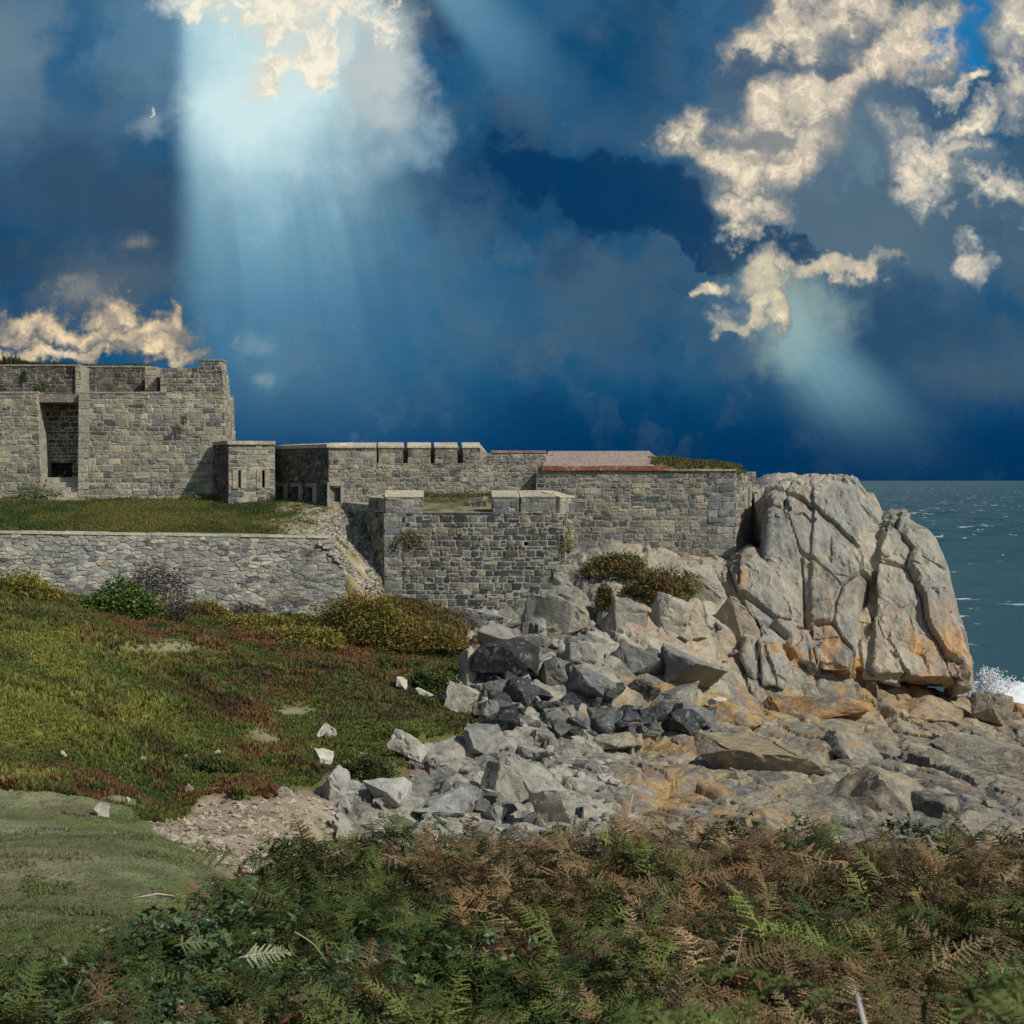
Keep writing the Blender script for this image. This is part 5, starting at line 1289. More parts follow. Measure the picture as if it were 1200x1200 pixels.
def bracken():
    r = random.Random(12); n = 13500
    y = 1 / NP.uniform(1 / 23.0, 1 / 4.2, n * 3); y = np.where(NP.random(n * 3) < .45, NP.uniform(12, 23, n * 3), y); x = NP.uniform(-1, 1, n * 3) * (.33 * y + 1.6)
    px = 600 + F * x / y
    e = canopy_edge(px) + .5 * fbm(x / .9, y / .9, o=3, s=707)
    k = (y < e); x, y, px = x[k][:n], y[k][:n], px[k][:n]; n = len(x)
    g = BASE(x, y)
    lump = fbm(x / 1.3, y / 1.3, o=3, s=711)
    h = (.60 + .5 * lump) * NP.uniform(.45, 1.10, n) * (1 - .28 * sstep(18, 22, y)); h = np.where((NP.random(n) < .45) & (y > 18), h * NP.random(n), h)
    z = g + h
    brown = sstep(-.25, .25, .9 * fbm(x / 1.8, y / 2.6, o=3, s=713) + .0005 * (px - 740) + NP.normal(0, .2, n) + .22 * sstep(17, 21, y) - .10)
    green = cmix(A(50, 66, 28), A(112, 124, 52), NP.random(n) ** 1.2) * (.72 + .28 * sstep(250, 600, px))[:, None]; bc = cmix(A(100, 80, 50), A(150, 126, 86), NP.random(n) ** 1.6); bc = cmix(bc, A(130, 90, 52), (NP.random(n) < .3) * .6); bc = cmix(bc, A(100, 92, 50), (NP.random(n) < .3) * .7)
    c = np.where((brown > NP.random(n))[:, None], bc, green) * (NP.uniform(.42, 1.0, (n, 1)) * 1.5)
    ps = []
    for v in range(12):
        b, t = frond(r, 16 if v < 8 else 13, 7); i = np.arange(v, n, 12); m = len(i)
        sc = NP.uniform(.34, .76, m)
        ps.append(inst(b, t, np.stack([x[i], y[i], z[i]], 1), NP.uniform(0, 6.28, m), NP.normal(-.05, .42, m), NP.normal(0, .5, m), sc, np.clip(c[i], .008, .6)))
    V, Fs, C = join(ps)
    print('bracken tris', len(Fs[0]))
    tag(mk('bracken', V, Fs, M_FERN, col=C), kind='stuff')
    # stalks holding the fronds up
    mb = MB()
    idx = NP.choice(n, 2200, replace=False)
    for i in idx: mb.tube([(x[i] + r.uniform(-.15, .15), y[i] + r.uniform(-.15, .15), g[i] - .05), (x[i], y[i], z[i])], [.008, .005], tuple(np.array(A(112, 92, 58)) * r.uniform(.6, 1.2)), 3)
    tag(mb.build('bracken_stalks', M_STEM), kind='stuff')
bracken()
def tri_leaf():
    v = []; t = []
    for (a, s) in ((0, 1.0), (1.25, .8), (-1.25, .8)):
        c, q = math.cos(a), math.sin(a); k = len(v)
        for (u, w, z) in ((0.08, 0, 0), (.35, .30, .05), (.75, .2, .04), (1.05, 0, -.06), (.75, -.2, .04), (.35, -.30, .05)):
            v.append(((u * c - w * q) * s, (u * q + w * c) * s, z * s))
        t += [(k, k + 1, k + 2), (k, k + 2, k + 3), (k, k + 3, k + 4), (k, k + 4, k + 5)]
    return np.array(v), np.array(t)
def brambles():
    b, t = tri_leaf(); n = 34000
    y = NP.uniform(5, 22.5, n * 4); x = NP.uniform(-1, 1, n * 4) * (.33 * y + 1.6); px = 600 + F * x / y
    dens = fbm(x / 1.5, y / 1.9, o=3, s=721) - .0011 * (px - 300) + .30 * np.exp(-((px - 300) / 170.0) ** 2) * sstep(17, 12, y) + .42 * sstep(20.4, 21.6, y) * sstep(290, 330, px)
    k = (y < canopy_edge(px) - .1 + .5 * fbm(x / .9, y / .9, o=3, s=707)) & (dens + NP.normal(0, .2, n * 4) > .17); x, y, px = x[k][:n], y[k][:n], px[k][:n]; n = len(x)
    g = BASE(x, y); z = g + (.62 + .5 * fbm(x / 1.0, y / 1.0, o=3, s=723)) * np.where(y > 19, NP.uniform(0, .95, n), NP.uniform(.3, 1.12, n))
    c = cmix(A(46, 66, 34), A(74, 98, 44), NP.random(n)); c = cmix(c, A(92, 104, 46), (NP.random(n) < .12) * .8); c = cmix(c, A(104, 54, 44), (NP.random(n) < .05) * .8)
    V, Fx, C = inst(b, t, np.stack([x, y, z], 1), NP.uniform(0, 6.28, n), NP.normal(.1, .5, n), NP.normal(0, .45, n), NP.uniform(.05, .10, n), np.clip(c * NP.uniform(.7, 1.3, (n, 1)), .006, .6))
    print('bramble leaves', n)
    tag(mk('brambles', V, [Fx], M_BRAMBLE, col=C), kind='stuff')
    mb = MB(); r = random.Random(31)
    for i in NP.choice(n, min(700, n), replace=False):
        a = r.uniform(0, 6.28); l = r.uniform(.4, 1.1); p = np.array([x[i], y[i], z[i]]); d = np.array([math.cos(a), math.sin(a), 0]) * l
        mb.tube([p - d * .5 + [0, 0, -.22], p, p + d * .5 + [0, 0, -.12]], [.006, .005, .003], A(86, 58, 46) if r.random() < .6 else A(120, 106, 80), 3)
    tag(mb.build('bramble_canes', M_STEM), kind='stuff')
brambles()
TRI = tri_leaf()
def spray(px, py_tip, Y, dx, label, seed, n=70, dead=False):
    """arching bramble shoot rising over the thicket"""
    r = random.Random(seed); x = X(px, Y); g = float(BASE(np.array([x]), np.array([Y]))[0]) + .35; zt = Z(py_tip, Y); w = dx / F * Y
    k = empty('bramble_spray', (x - w, Y, g)); tag(k, label, 'bramble')
    p = [np.array((x - w, Y, g)), np.array((x - w * .7, Y - .05, g + (zt - g) * .75)), np.array((x, Y - .1, zt)), np.array((x + w * .8, Y - .05, zt - .12)), np.array((x + w * 1.5, Y, zt - .38))]
    def bez(t): 
        t *= 4; i = min(3, int(t)); f = t - i; a = p[max(i - 1, 0)]; b = p[i]; c = p[i + 1]; d = p[min(i + 2, 4)]
        return .5 * (2 * b + (c - a) * f + (2 * a - 5 * b + 4 * c - d) * f * f + (3 * b - 3 * c + d - a) * f ** 3)
    mb = MB(); mb.tube([bez(i / 16) for i in range(17)], [.008 - .005 * i / 16 for i in range(17)], A(84, 60, 46), 5); mb.build('cane', M_STEM, k)
    ts = np.array([r.uniform(.25, 1) for _ in range(n)]); ps_ = np.array([bez(t) for t in ts]) + np.array([[r.gauss(0, .07), r.gauss(0, .07), r.gauss(.0, .07)] for _ in ts])
    c = cmix(A(40, 58, 32), A(84, 100, 44), NP.random(n)) if not dead else cmix(A(44, 44, 40), A(70, 64, 52), NP.random(n))
    V, Fx, C = inst(TRI[0], TRI[1], ps_, NP.uniform(0, 6.28, n), NP.normal(.1, .6, n), NP.normal(0, .6, n), NP.uniform(.045, .085, n), c * NP.uniform(.7, 1.3, (n, 1)))
    mk('leaves', V, [Fx], M_BRAMBLE, k, col=C)
for a in ((330, 992, 20.8, 34, 'leafy bramble shoot at the left end of the bramble crest', 1), (648, 972, 21.2, 22, 'dark bramble shoot rising in front of the pale rocks', 2, 60), (480, 995, 20.9, 30, 'bramble shoot in front of the flat grey rock', 3),
          (860, 968, 21.0, 42, 'arching bramble shoot in front of the ochre rock', 4, 110), (935, 972, 21.2, 30, 'bramble shoot right of the arching one', 5, 90), (1060, 967, 21.0, 40, 'tall bramble shoot in front of the big smooth rock', 6, 110),
          (720, 985, 20.8, 36, 'blackish bramble tangle above the brown bracken', 7, 130), (1190, 975, 21.0, 24, 'bramble shoot at the right end of the bramble crest', 8, 60), (905, 985, 20.4, 20, 'short bramble shoot below the arching one', 9, 60)):
    spray(*a)
def stalk(px0, py0, px1, py1, Y, rad, col, label):
    o = MB(); a = P(px0, py0, Y); b = P(px1, py1, Y + .15); m = (a + b) / 2 + np.array([.02, 0, .03])
    o.tube([a, a * .5 + m * .5 + [.008, 0, 0], m, m * .5 + b * .5, b], [rad, rad * .95, rad * .85, rad * .7, rad * .45], col, 6)
    ob = o.build('dry_stalk', M_STEM, smooth=True); tag(ob, label, 'stalk')
PS = A(176, 166, 144)
stalk(466, 1062, 459, 985, 20.5, .014, PS, 'pale upright stalk in the brambles below the flat grey rock')
stalk(490, 1045, 514, 975, 20.6, .012, PS, 'pale stalk slanting right beside the upright one')
stalk(507, 1052, 510, 1032, 20.0, .011, PS, 'short pale stalk stub in the brown bracken')
stalk(722, 1005, 742, 930, 21.0, .011, PS, 'tall thin pale stem standing before the ochre rock')
stalk(640, 990, 780, 1017, 20.8, .016, A(166, 150, 122), 'long bare stick lying across the bramble tops')
stalk(858, 1030, 870, 1003, 20.3, .022, A(196, 190, 176), 'thick white stalk stub below the arching bramble shoot')
stalk(878, 1024, 893, 1013, 20.3, .016, A(196, 190, 176), 'thin white stub beside the thick one')
stalk(1112, 1030, 1086, 978, 20.6, .012, PS, 'pale stalk leaning left at the right end of the crest')
stalk(975, 1110, 1023, 1152, 15.0, .010, A(140, 128, 90), 'thin yellow stalk across the bracken on the right')
stalk(345, 1092, 385, 1130, 14.0, .008, A(140, 138, 84), 'yellow green stem left of the bracken middle')
stalk(855, 1150, 870, 1090, 13.0, .008, A(150, 124, 84), 'thin straw coloured stalk in the brown bracken')
stalk(160, 1052, 204, 1050, 15.9, .010, PS, 'bare twig on top of the bracken by the turf')
stalk(1001, 1300, 1004, 1164, 3.0, .006, A(180, 176, 164), 'white weathered stake close to the camera')
# lone fronds that stand out
def lone_frond(px, py, Y, L, yaw, pitch, roll, col, label, seed):
    b, t = frond(random.Random(seed), 17, 7); p = P(px, py, Y)
    V, Fx, C = inst(b, t, p[None], np.array([yaw]), np.array([pitch]), np.array([roll]), np.array([L]), np.array([col]))
    tag(mk('fern_frond', V, [Fx], M_FERN, col=C), label, 'fern')
lone_frond(280, 1122, 9.6, .30, .12, -.1, .75, A(168, 172, 132), 'single pale green frond lit up in the dark brambles', 5)
lone_frond(205, 1108, 9.9, .26, .3, -.05, .6, A(120, 126, 84), 'yellowish frond left of the single pale one', 6)
for (px, py, Y, L, yaw, pt_, rl, lab, s) in ((1010, 1178, 4.0, .5, 2.9, -.15, .2, 'blurred green frond close to the camera pointing left', 7), (1050, 1185, 3.9, .55, .2, -.1, -.3, 'blurred green frond close to the camera pointing right', 8), (700, 1206, 3.8, .4, .2, -.05, .1, 'blurred frond tip at the bottom edge', 9), (1120, 1195, 4.1, .5, .5, -.2, .3, 'blurred frond at the bottom right corner', 10)):
    lone_frond(px, py, Y, L, yaw, pt_, rl, A(88, 104, 44), lab, s)

# ---- breaking wave
def splash():
    k = empty('breaking_wave', P(1168, 820, 104)); tag(k, 'burst of white spray from a wave breaking behind the ledge', 'wave')
    m, nt, b, out = new_mat('sea_foam')
    nt.put(b.inputs['Base Color'], (.80, .83, .84)); b.inputs['Roughness'].default_value = .9; b.inputs['Subsurface Weight'].default_value = .0
    Y = 104; ps = []; r = random.Random(3)
    for j in range(46):                                   # jets of drops thrown up from the ledge
        x0 = r.gauss(1162, 14) if j < 32 else r.uniform(1128, 1225); lean = r.gauss(0, 7); hgt = max(3, (40 if j < 32 else 12) * math.exp(-((x0 - 1162) / 24.0) ** 2) * r.uniform(.35, 1.1)); m_ = int(70 + hgt * 9)
        t = NP.random(m_) ** 1.5; px = x0 + lean * t + NP.normal(0, 1, m_) * (1.2 + 3.5 * t); py = 826 - hgt * t + NP.normal(0, 1, m_) * (1 + 2.5 * t)
        ps.append(np.stack([px, py, Y + NP.normal(0, 1.0, m_)], 1))
    q = np.vstack(ps); px, py, yy = q.T; n = len(q)
    c = np.stack([X(px, yy), yy, Z(py, yy)], 1)
    base = np.array([(1, 0, -.5), (-.5, .87, -.5), (-.5, -.87, -.5), (0, 0, 1.0)]); t = np.array([(0, 1, 3), (1, 2, 3), (2, 0, 3), (0, 2, 1)])
    sz = NP.uniform(.02, .085, n)
    V, Fx, C = inst(base, t, c, NP.uniform(0, 6, n), NP.uniform(0, 6, n), NP.uniform(0, 6, n), sz, np.ones((n, 3)) * .8)
    mk('spray', V, [Fx], m, k, True, col=C)
    g = 40; V = []
    for j in range(g):
        for i in range(g):
            a = -1 + 2 * i / (g - 1); bb = -1 + 2 * j / (g - 1); hh = max(0, 1 - a * a - bb * bb) ** .5
            V.append((X(1175, Y) + a * 3.4, Y + .5 + bb * 3.5, -.5 + .95 * hh + .35 * hh * float(vnoise(np.array([a * 6]), np.array([bb * 6]), None, 5)[0])))
    mk('foam', V, [grid_faces(g, g)], m, k, True)
splash()
# ================================================================== sea
def sea():
    ys = np.concatenate([np.linspace(55, 130, 60), 130 * np.geomspace(1.006, 25, 560)[:]]); us = np.linspace(-1.0, 1.2, 520)
    U, Yg = np.meshgrid(us, ys); Xg = U * Yg
    f = np.minimum(1, 260 / Yg)
    z = 0.28 * fbm(Xg / 14, Yg / 6, o=4, s=401) * 1.6 + 0.12 * np.sin(Yg / 2.1 + 2 * fbm(Xg / 20, Yg / 20, o=2, s=405)) + 0.5 * fbm(Xg / 40, Yg / 18, o=3, s=409)
    z *= np.clip(Yg / 200, .6, 2.2)
    V = np.stack([Xg, Yg, z], -1).reshape(-1, 3); nf = len(V)
    FS = grid_faces(len(us), len(ys))
    far = np.array([(-40000, 3249, -0.3), (40000, 3249, -0.3), (40000, 60000, -0.3), (-40000, 60000, -0.3)])
    V = np.vstack([V, far])
    m, nt, b, out = new_mat('sea_water')
    p = pos(nt)
    sw = nt.noise(nt.mapping(p, scale=(.016, .05, 0)), 1.0, 5, .6)
    c = nt.mix(sw, (0.014, 0.058, 0.072), (0.045, 0.125, 0.140))
    foam = nt.noise(nt.mapping(p, scale=(.16, .30, 0)), 1.0, 6, .62, dist=.3); patch = nt.noise(nt.mapping(p, scale=(.018, .03, 0)), 1.0, 3, .5)
    fm = nt.step(nt.math('MULTIPLY_ADD', patch, .34, foam), .80, .845)
    c = nt.mix(fm, c, (0.62, 0.66, 0.66))
    nt.put(b.inputs['Base Color'], c)
    nt.put(b.inputs['Roughness'], nt.math('MULTIPLY_ADD', fm, .5, .32)); b.inputs['IOR'].default_value = 1.33; b.inputs['Specular IOR Level'].default_value = .35
    h = nt.math('ADD', nt.noise(nt.mapping(p, scale=(.35, .8, 0)), 1, 5, .65), nt.math('MULTIPLY', nt.noise(nt.mapping(p, scale=(.05, .14, 0)), 1, 4, .6), 2.5))
    bump(nt, b, h, 1.0, .5)
    o = mk('sea', V, [FS, np.array([[nf, nf + 1, nf + 2, nf + 3]])], m, smooth=True); tag(o, kind='structure')
sea()

# ================================================================== sky, sun, camera
def world():
    w = bpy.data.worlds.new('World'); scene.world = w; w.use_nodes = True
    w.node_tree.nodes.clear(); nt = NT(w.node_tree)
    def noise2(vec, scale, detail=4, rough=.55, color=False):
        n = nt.n.new('ShaderNodeTexNoise'); n.noise_dimensions = '2D'
        nt.put(n.inputs['Vector'], vec); n.inputs['Scale'].default_value = scale; n.inputs['Detail'].default_value = detail; n.inputs['Roughness'].default_value = rough
        return n.outputs['Color'] if color else n.outputs[0]
    nt.noise = noise2
    out = nt.n.new('ShaderNodeOutputWorld')
    sky = nt.n.new('ShaderNodeTexSky'); sky.sky_type = 'NISHITA'; sky.sun_disc = False
    sky.sun_elevation = SUN_EL; sky.sun_rotation = SUN_AZ; sky.altitude = 10
    bg = nt.n.new('ShaderNodeBackground'); nt.put(bg.inputs[0], sky.outputs[0]); bg.inputs[1].default_value = SKY_STRENGTH
    d = nt.n.new('ShaderNodeTexCoord').outputs['Generated']
    sp = nt.n.new('ShaderNodeSeparateXYZ'); nt.l.new(d, sp.inputs[0])
    y = nt.math('MAXIMUM', sp.outputs[1], .25)
    u = nt.math('DIVIDE', sp.outputs[0], y); v = nt.math('DIVIDE', sp.outputs[2], y)
    cb = nt.n.new('ShaderNodeCombineXYZ')
    qx = nt.math('MULTIPLY_ADD', u, 20, 6.0); qy = nt.math('MULTIPLY_ADD', v, -20, 5.63)
    nt.put(cb.inputs[0], qx); nt.put(cb.inputs[1], qy); Q = cb.outputs[0]
    L_ = lambda r, g, b_: (lin(r), lin(g), lin(b_))
    def warp(amp, sc, det=5): return nt.vmath('ADD', Q, nt.vmath('SCALE', nt.vmath('SUBTRACT', nt.noise(Q, sc, det, .6, color=True), (.5, .5, .5)), amp))
    W1 = warp(1.5, 1.0, 6); W2 = warp(.6, 3.0, 4); W3 = warp(.26, 1.6, 5)
    chain = [W1]; base = [W1]                          # each layer is evaluated after the one before it
    def blob(cx, cy, rx, ry, rot=0):
        if rot == 0:
            n = nt.n.new('ShaderNodeVectorMath'); n.operation = 'MULTIPLY_ADD'
            nt.put(n.inputs[0], chain[0]); nt.put(n.inputs[1], (1 / rx, 1 / ry, 0)); nt.put(n.inputs[2], (-cx / rx, -cy / ry, 0))
            return nt.step(nt.vmath('LENGTH', n.outputs[0]), 1.0, 0.0)
        a = math.radians(rot); co, si = math.cos(a), math.sin(a)
        dx = nt.math('ADD', nt.vmath('DOT_PRODUCT', chain[0], (co / rx, si / rx, 0)), -(cx * co + cy * si) / rx)
        dy = nt.math('ADD', nt.vmath('DOT_PRODUCT', chain[0], (-si / ry, co / ry, 0)), -(-cx * si + cy * co) / ry)
        return nt.step(nt.math('SQRT', nt.math('MULTIPLY_ADD', dx, dx, nt.math('MULTIPLY', dy, dy))), 1.0, 0.0)
    def blobs(lst, k=1.0):
        m = None
        for q in lst:
            b_ = blob(q[0], q[1], q[2] * k, q[3] * k, q[4] if len(q) > 4 else 0)
            m = b_ if m is None else nt.math('MAXIMUM', m, b_)
        return m
    n_lo = nt.noise(Q, .7, 5, .55); n_mid = nt.noise(W2, 1.1, 7, .6)
    n_hi = nt.noise(W2, 2.3, 9, .62); n_det = nt.noise(W2, 4.5, 8, .62); n_fin = nt.noise(W2, 3.1, 10, .70)
    c = nt.ramp(nt.math('DIVIDE', qy, 5.7), [(0, L_(42, 94, 136)), (.45, L_(28, 82, 124)), (.75, L_(20, 82, 126)), (.90, L_(6, 66, 112)), (1.0, L_(2, 52, 96))])
    def lay(c, m, col, a=1.0):
        c = nt.mix(nt.math('MULTIPLY', m, a, clamp=True), c, L_(*col) if isinstance(col, tuple) else col)
        chain[0] = nt.vmath('ADD', base[0], nt.vmath('SCALE', c, 1e-7))
        return c
    c = nt.mix(nt.math('MULTIPLY', nt.step(n_lo, .40, .62), nt.step(qy, 5.4, 3.4)), c, L_(60, 90, 120))
    c = nt.mix(nt.math('MULTIPLY', nt.step(n_mid, .52, .72), .55), c, L_(78, 104, 130))
    c = nt.mix(nt.math('MULTIPLY', nt.step(n_mid, .46, .30), .5), c, L_(10, 58, 100))
    for (cx, cy, rx, ry, rot, col, a) in ((.1, .6, 1.3, 1.7, 0, (108, 134, 156), .8), (1.0, 1.5, 1.3, .7, 10, (66, 102, 136), .6), (1.75, .4, 1.0, 1.2, 0, (96, 134, 164), .8), (.85, .7, .45, 1.1, 10, (26, 88, 134), .8),
              (.8, 2.3, 2.2, 1.0, 0, (52, 80, 110), .9), (.2, 3.25, 1.0, .6, 0, (22, 66, 102), .9), (1.2, 3.3, 1.3, .6, 0, (84, 98, 114), .75), (1.8, 2.6, .9, .6, 0, (48, 74, 104), .7),
              (7.4, 1.3, 2.0, 1.1, 20, (46, 86, 122), .7), (7.15, .6, 1.2, .9, 0, (0, 70, 116), .9), (6.3, 2.2, 1.9, .8, 12, (0, 62, 108), .9),
              (10.4, 2.6, 2.6, 1.3, 0, (84, 108, 130), .85), (11.0, 1.2, 1.3, .7, 0, (54, 88, 124), .75), (9.6, 2.9, 1.9, .7, 0, (92, 114, 132), .6), (10.2, 1.5, 1.0, .5, -40, (66, 98, 130), .7),
              (10.4, 4.0, 2.6, 1.0, 0, (44, 78, 110), .85), (7.2, 3.6, 2.4, 1.0, 0, (58, 92, 122), .8), (5.6, 3.4, 1.3, .9, 0, (54, 106, 144), .5), (11.6, 4.4, 1.1, .6, 0, (72, 96, 118), .7)):
        c = lay(c, blob(cx, cy, rx * 1.15, ry * 1.15, rot), col, a)
    # dark shelf of cloud with a crisp rounded lower edge
    sh = blobs([(7.4, 2.35, 1.3, .5, 22), (8.4, 2.85, 1.4, .26, 8), (6.7, 2.2, 1.5, .45, 10)], 1.2)
    c = lay(c, nt.step(sh, .12, .5), (8, 54, 96), .8); c = lay(c, nt.step(blob(8.9, 2.92, 1.2, .28, 8), .1, .5), (40, 72, 104), .75)
    def crisp(m, n=None, lo=.40, hi=.54, k=2.6):
        return nt.math('MULTIPLY', nt.step(nt.math('MULTIPLY_ADD', nt.math('SUBTRACT', n or n_hi, .5), k, m), lo, hi), nt.step(m, .02, .22))
    def shaft(c, ox, oy, a0, a1, soft0, soft1, y0, y1, col, amt, streak=0.0, ytop=None):
        dx = nt.math('SUBTRACT', qx, ox); dy = nt.math('SUBTRACT', qy, oy)
        ang = nt.math('DIVIDE', dx, nt.math('MAXIMUM', dy, .05))
        m = nt.math('MULTIPLY', nt.step(ang, a0 - soft0, a0 + soft0), nt.step(ang, a1 + soft1, a1 - soft1))
        m = nt.math('MULTIPLY', m, nt.step(qy, y1, y0))
        if ytop: m = nt.math('MULTIPLY', m, nt.step(qy, ytop[0], ytop[1]))
        if streak:
            cv = nt.n.new('ShaderNodeCombineXYZ'); nt.put(cv.inputs[0], nt.math('MULTIPLY', ang, 16.0)); nt.put(cv.inputs[1], nt.math('MULTIPLY', dy, .10))
            m = nt.math('MULTIPLY', m, nt.math('MULTIPLY_ADD', nt.step(nt.noise(cv.outputs[0], 1.3, 3, .6), .35, .65), streak, 1 - streak))
        return nt.mix(nt.math('MULTIPLY', m, amt, clamp=True), c, L_(*col))
    c = shaft(c, 1.95, -7.0, .024, .27, .026, .14, 1.8, 5.9, (108, 158, 190), .88, .22)
    c = shaft(c, 1.95, -7.0, .032, .23, .024, .12, .9, 3.9, (164, 202, 218), .85, .30)
    inner = nt.step(nt.math('ADD', qx, nt.math('MULTIPLY', n_mid, .5)), 2.15, 2.85)
    c = nt.mix(nt.math('MULTIPLY', nt.math('MULTIPLY', blob(3.1, 1.1, 2.2, 1.7, 0), inner), 1.1, clamp=True), c, L_(206, 230, 240))
    c = shaft(c, 3.0, -3.0, .70, .93, .05, .14, -.6, 1.7, (120, 170, 202), .62)
    c = lay(c, blob(4.45, .75, .8, 1.3, 0), (190, 198, 204), 1.0); c = lay(c, blob(4.75, 1.6, .5, .7, 0), (128, 160, 184), .7)
    top = blobs([(3.5, .1, 1.5, .75, 5), (2.35, .0, .7, .6, 0), (3.6, .75, .6, .7, 0), (3.05, .8, .3, .4, 0)], 1.1)
    c = lay(c, nt.step(top, .1, .6), (214, 222, 222), .6)
    c = lay(c, crisp(top, None, .30, .85), nt.mix(nt.step(n_det, .34, .66), L_(218, 214, 206), L_(252, 240, 224)), .95)
    c = lay(c, blob(1.9, 1.35, .45, .4), (140, 156, 172), .8); c = lay(c, crisp(blob(1.85, 1.15, .10, .12), n_det, .3, .8), (222, 222, 216), .8)
    # lit cumulus: cream tops, grey hollows, grey veil around
    def cream(c, lst, c0, c1, lo=.36, hi=.66, k=2.4, size=1.25, halo=(116, 130, 144), ha=.75, top_=1.0):
        m = blobs(lst, size)
        c = lay(c, nt.math('MULTIPLY', nt.step(nt.math('MULTIPLY_ADD', nt.math('SUBTRACT', n_mid, .5), 1.2, m), .0, .6), nt.step(m, .0, .3)), halo, ha)
        dns = nt.math('MULTIPLY_ADD', nt.math('SUBTRACT', n_hi, .5), k * .46, nt.math('MULTIPLY_ADD', nt.math('SUBTRACT', n_det, .5), k * .22, m))
        mid = tuple(.5 * (p + q) for p, q in zip(c0, c1))
        col = nt.ramp(nt.math('MULTIPLY', dns, .62), [(.12, L_(*halo)), (.30, L_(*c0)), (.44, L_(*mid)), (.60, L_(*c1)), (.85, L_(*(min(255, q + 8) for q in c1)))])
        col = nt.mix(nt.step(n_fin, .40, .64), nt.mix(.55, col, L_(*c0)), col)
        al = nt.math('MULTIPLY', nt.step(dns, lo - .30, hi + .06), nt.step(m, .0, .35))
        return lay(c, al, col, top_)
    G0 = (150, 146, 146); C1 = (246, 226, 204)
    c = lay(c, blob(9.5, 1.2, 2.0, 1.7, -25), (108, 124, 142), .9)
    c = cream(c, [(9.2, .45, .95, .42, -15), (10.0, .1, 1.1, .5, 0), (10.75, .4, .5, .8, 15), (9.2, 1.25, .95, .5, -20), (9.9, 1.05, .9, .5, -45), (10.45, .75, .7, .4, -30), (8.25, 1.7, .5, .5, 0), (9.2, 1.8, .8, .55, -40), (8.8, 2.1, .6, .4, 20), (8.85, 2.5, .55, .3, 0)], G0, C1)
    for (q, col, a) in (((9.65, .75, .7, .34, 0), (80, 98, 122), .9), ((8.75, .82, .75, .3, -10), (66, 92, 120), .85), ((8.95, 1.62, .5, .32, -30), (132, 134, 142), .9), ((9.9, .35, .4, .2, 20), (128, 132, 142), .7), ((10.1, 1.85, .5, .5, 0), (100, 130, 150), .7)):
        c = lay(c, crisp(blob(*q), n_hi, .15, .95, 1.5), col, a)
    c = lay(c, crisp(blob(11.25, .45, .5, .8, 10), n_hi, .15, .95, 1.5), (24, 116, 180), .9)
    c = cream(c, [(11.85, .4, .55, .9, 10), (11.95, 1.2, .55, .5, 0), (11.0, 1.75, .8, .4, 10), (10.7, 2.0, .4, .45, 0), (11.6, 2.25, .8, .25, 15), (11.3, 1.4, .6, .25, -20), (11.45, 3.0, .35, .4, 0), (11.1, .95, .3, .2, 0)], (140, 146, 154), C1)
    c = lay(c, crisp(blob(11.4, 1.95, .6, .28, 0), n_hi, .15, .95, 1.5), (78, 108, 136), .85)
    # lower gap and its shaft
    c = lay(c, blob(9.0, 3.7, 1.1, .8, 30), (120, 142, 152), .7)
    c = shaft(c, 8.3, 2.4, .48, .94, .17, .24, 4.2, 6.0, (114, 156, 174), .95, .10, (2.9, 3.7))
    c = lay(c, blob(9.35, 3.7, .9, .8, 40), (160, 180, 180), .6)
    c = cream(c, [(8.95, 3.35, .45, .55, 0), (9.75, 3.16, .75, .22, -12), (8.55, 3.75, .35, .25, 0), (8.9, 3.75, .4, .3, 0), (8.35, 3.3, .3, .2, 0)], (170, 164, 156), (240, 222, 192), .42, .62, 1.9)
    c = lay(c, crisp(blob(8.5, 3.6, .28, .36, 0), n_hi, .15, .95, 1.5), (60, 98, 132), .85)
    base[0] = W3
    # low lit banks at the left and small wisps
    c = cream(c, [(.6, 3.86, 1.1, .24, 3), (1.6, 3.92, 1.0, .26, -8), (.5, 4.18, 1.5, .17, 2), (1.8, 4.1, .9, .2, 0), (1.3, 3.66, .32, .3, 0), (2.1, 3.75, .2, .26, 0)], (150, 140, 132), (250, 220, 184), .36, .5, 1.9, 1.2, (104, 110, 118), .7)
    c = cream(c, [(.95, 3.4, .8, .4, -10), (1.62, 2.85, .3, .16, 0)], (92, 102, 116), (150, 146, 144), .55, 1.0, 2.0, halo=(78, 96, 118), ha=.35, top_=.6)
    c = cream(c, [(3.0, 4.05, .45, .3, 0), (3.12, 4.45, .3, .22, 0)], (84, 128, 160), (150, 168, 180), .6, 1.1, 1.8, halo=(84, 132, 164), ha=.2, top_=.6)
    c = lay(c, nt.math('MULTIPLY', nt.step(qy, 4.2, 5.6), nt.step(qx, 4.2, 7.0)), (0, 48, 90), .8)
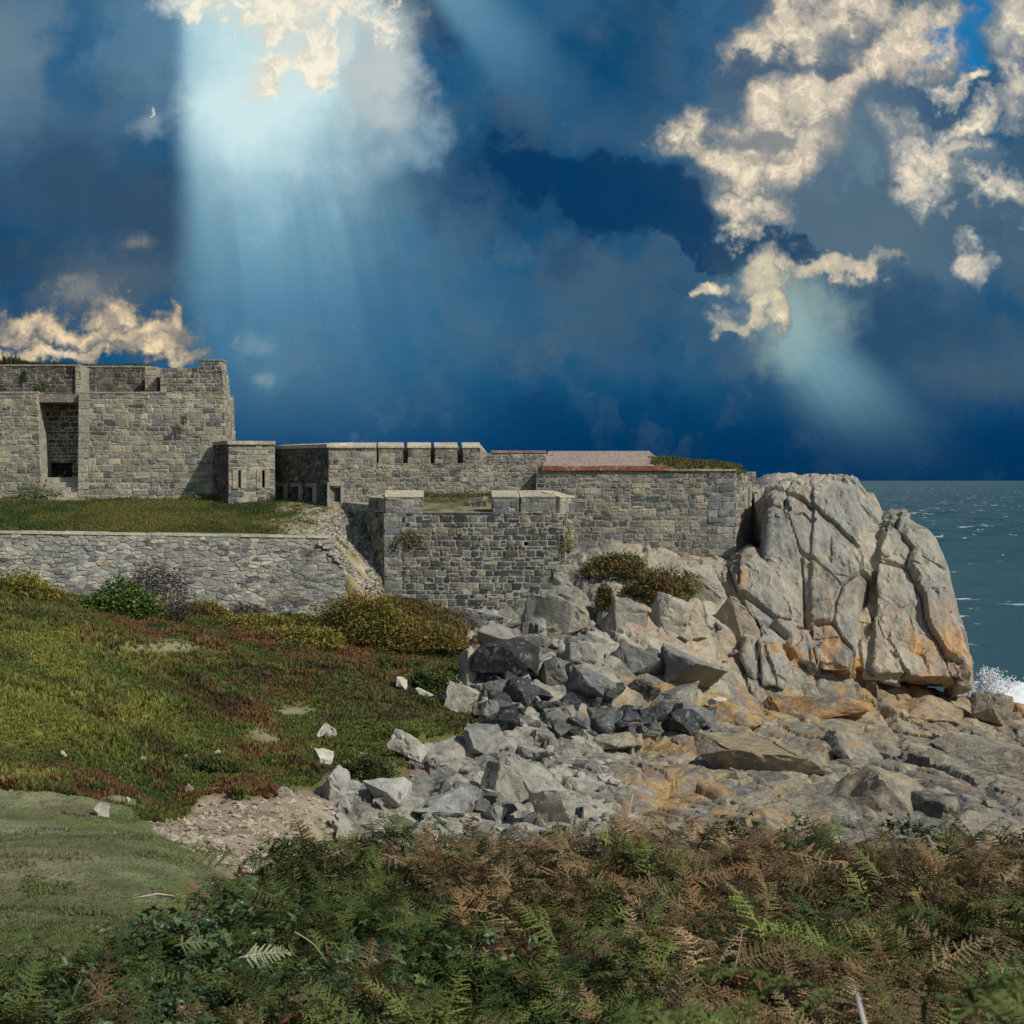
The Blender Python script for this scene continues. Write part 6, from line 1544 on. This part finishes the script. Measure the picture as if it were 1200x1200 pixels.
    c = nt.mix(1.0, c, (.98, 1.01, .95), 'MULTIPLY')
    bg2 = nt.n.new('ShaderNodeBackground'); nt.put(bg2.inputs[0], c); bg2.inputs[1].default_value = PAINT_STRENGTH
    mx = nt.n.new('ShaderNodeMixShader'); nt.put(mx.inputs[0], nt.step(sp.outputs[1], .55, .80))
    nt.l.new(bg.outputs[0], mx.inputs[1]); nt.l.new(bg2.outputs[0], mx.inputs[2]); nt.l.new(mx.outputs[0], out.inputs[0])
    w.cycles.sampling_method = 'MANUAL'; w.cycles.sample_map_resolution = 256
SUN_EL = math.radians(43); AZ = math.radians(56)     # sun behind the camera, to the right
sdir = Vector((math.cos(SUN_EL) * math.sin(AZ), -math.cos(SUN_EL) * math.cos(AZ), math.sin(SUN_EL)))
SUN_AZ = math.atan2(sdir.x, sdir.y)
SKY_STRENGTH = 0.07; PAINT_STRENGTH = 1.0
world()
ld = bpy.data.lights.new('sun', 'SUN'); ld.energy = 3.2; ld.angle = math.radians(0.5); ld.color = (1.0, .955, .88)
lo = bpy.data.objects.new('sun', ld); COL.objects.link(lo); lo.rotation_euler = sdir.to_track_quat('Z', 'Y').to_euler(); lo.location = (60, -60, 90)
cd = bpy.data.cameras.new('camera'); cam = bpy.data.objects.new('camera', cd); COL.objects.link(cam)
cam.location = (0, 0, H); cam.rotation_euler = (math.radians(90), 0, 0)
cd.sensor_width = 36; cd.lens = 36 * F / 1200; cd.shift_y = -(600 - HZ) / 1200; cd.clip_start = .1; cd.clip_end = 100000
cd.dof.use_dof = True; cd.dof.focus_distance = 30; cd.dof.aperture_fstop = 6.5
scene.camera = cam
scene.cycles.max_bounces = 4; scene.cycles.diffuse_bounces = 2; scene.cycles.glossy_bounces = 2; scene.cycles.transmission_bounces = 1; scene.cycles.transparent_max_bounces = 2; scene.cycles.caustics_reflective = False; scene.cycles.caustics_refractive = False
scene.view_settings.view_transform = 'Standard'; scene.view_settings.look = 'None'; scene.view_settings.exposure = 0; scene.view_settings.gamma = 1
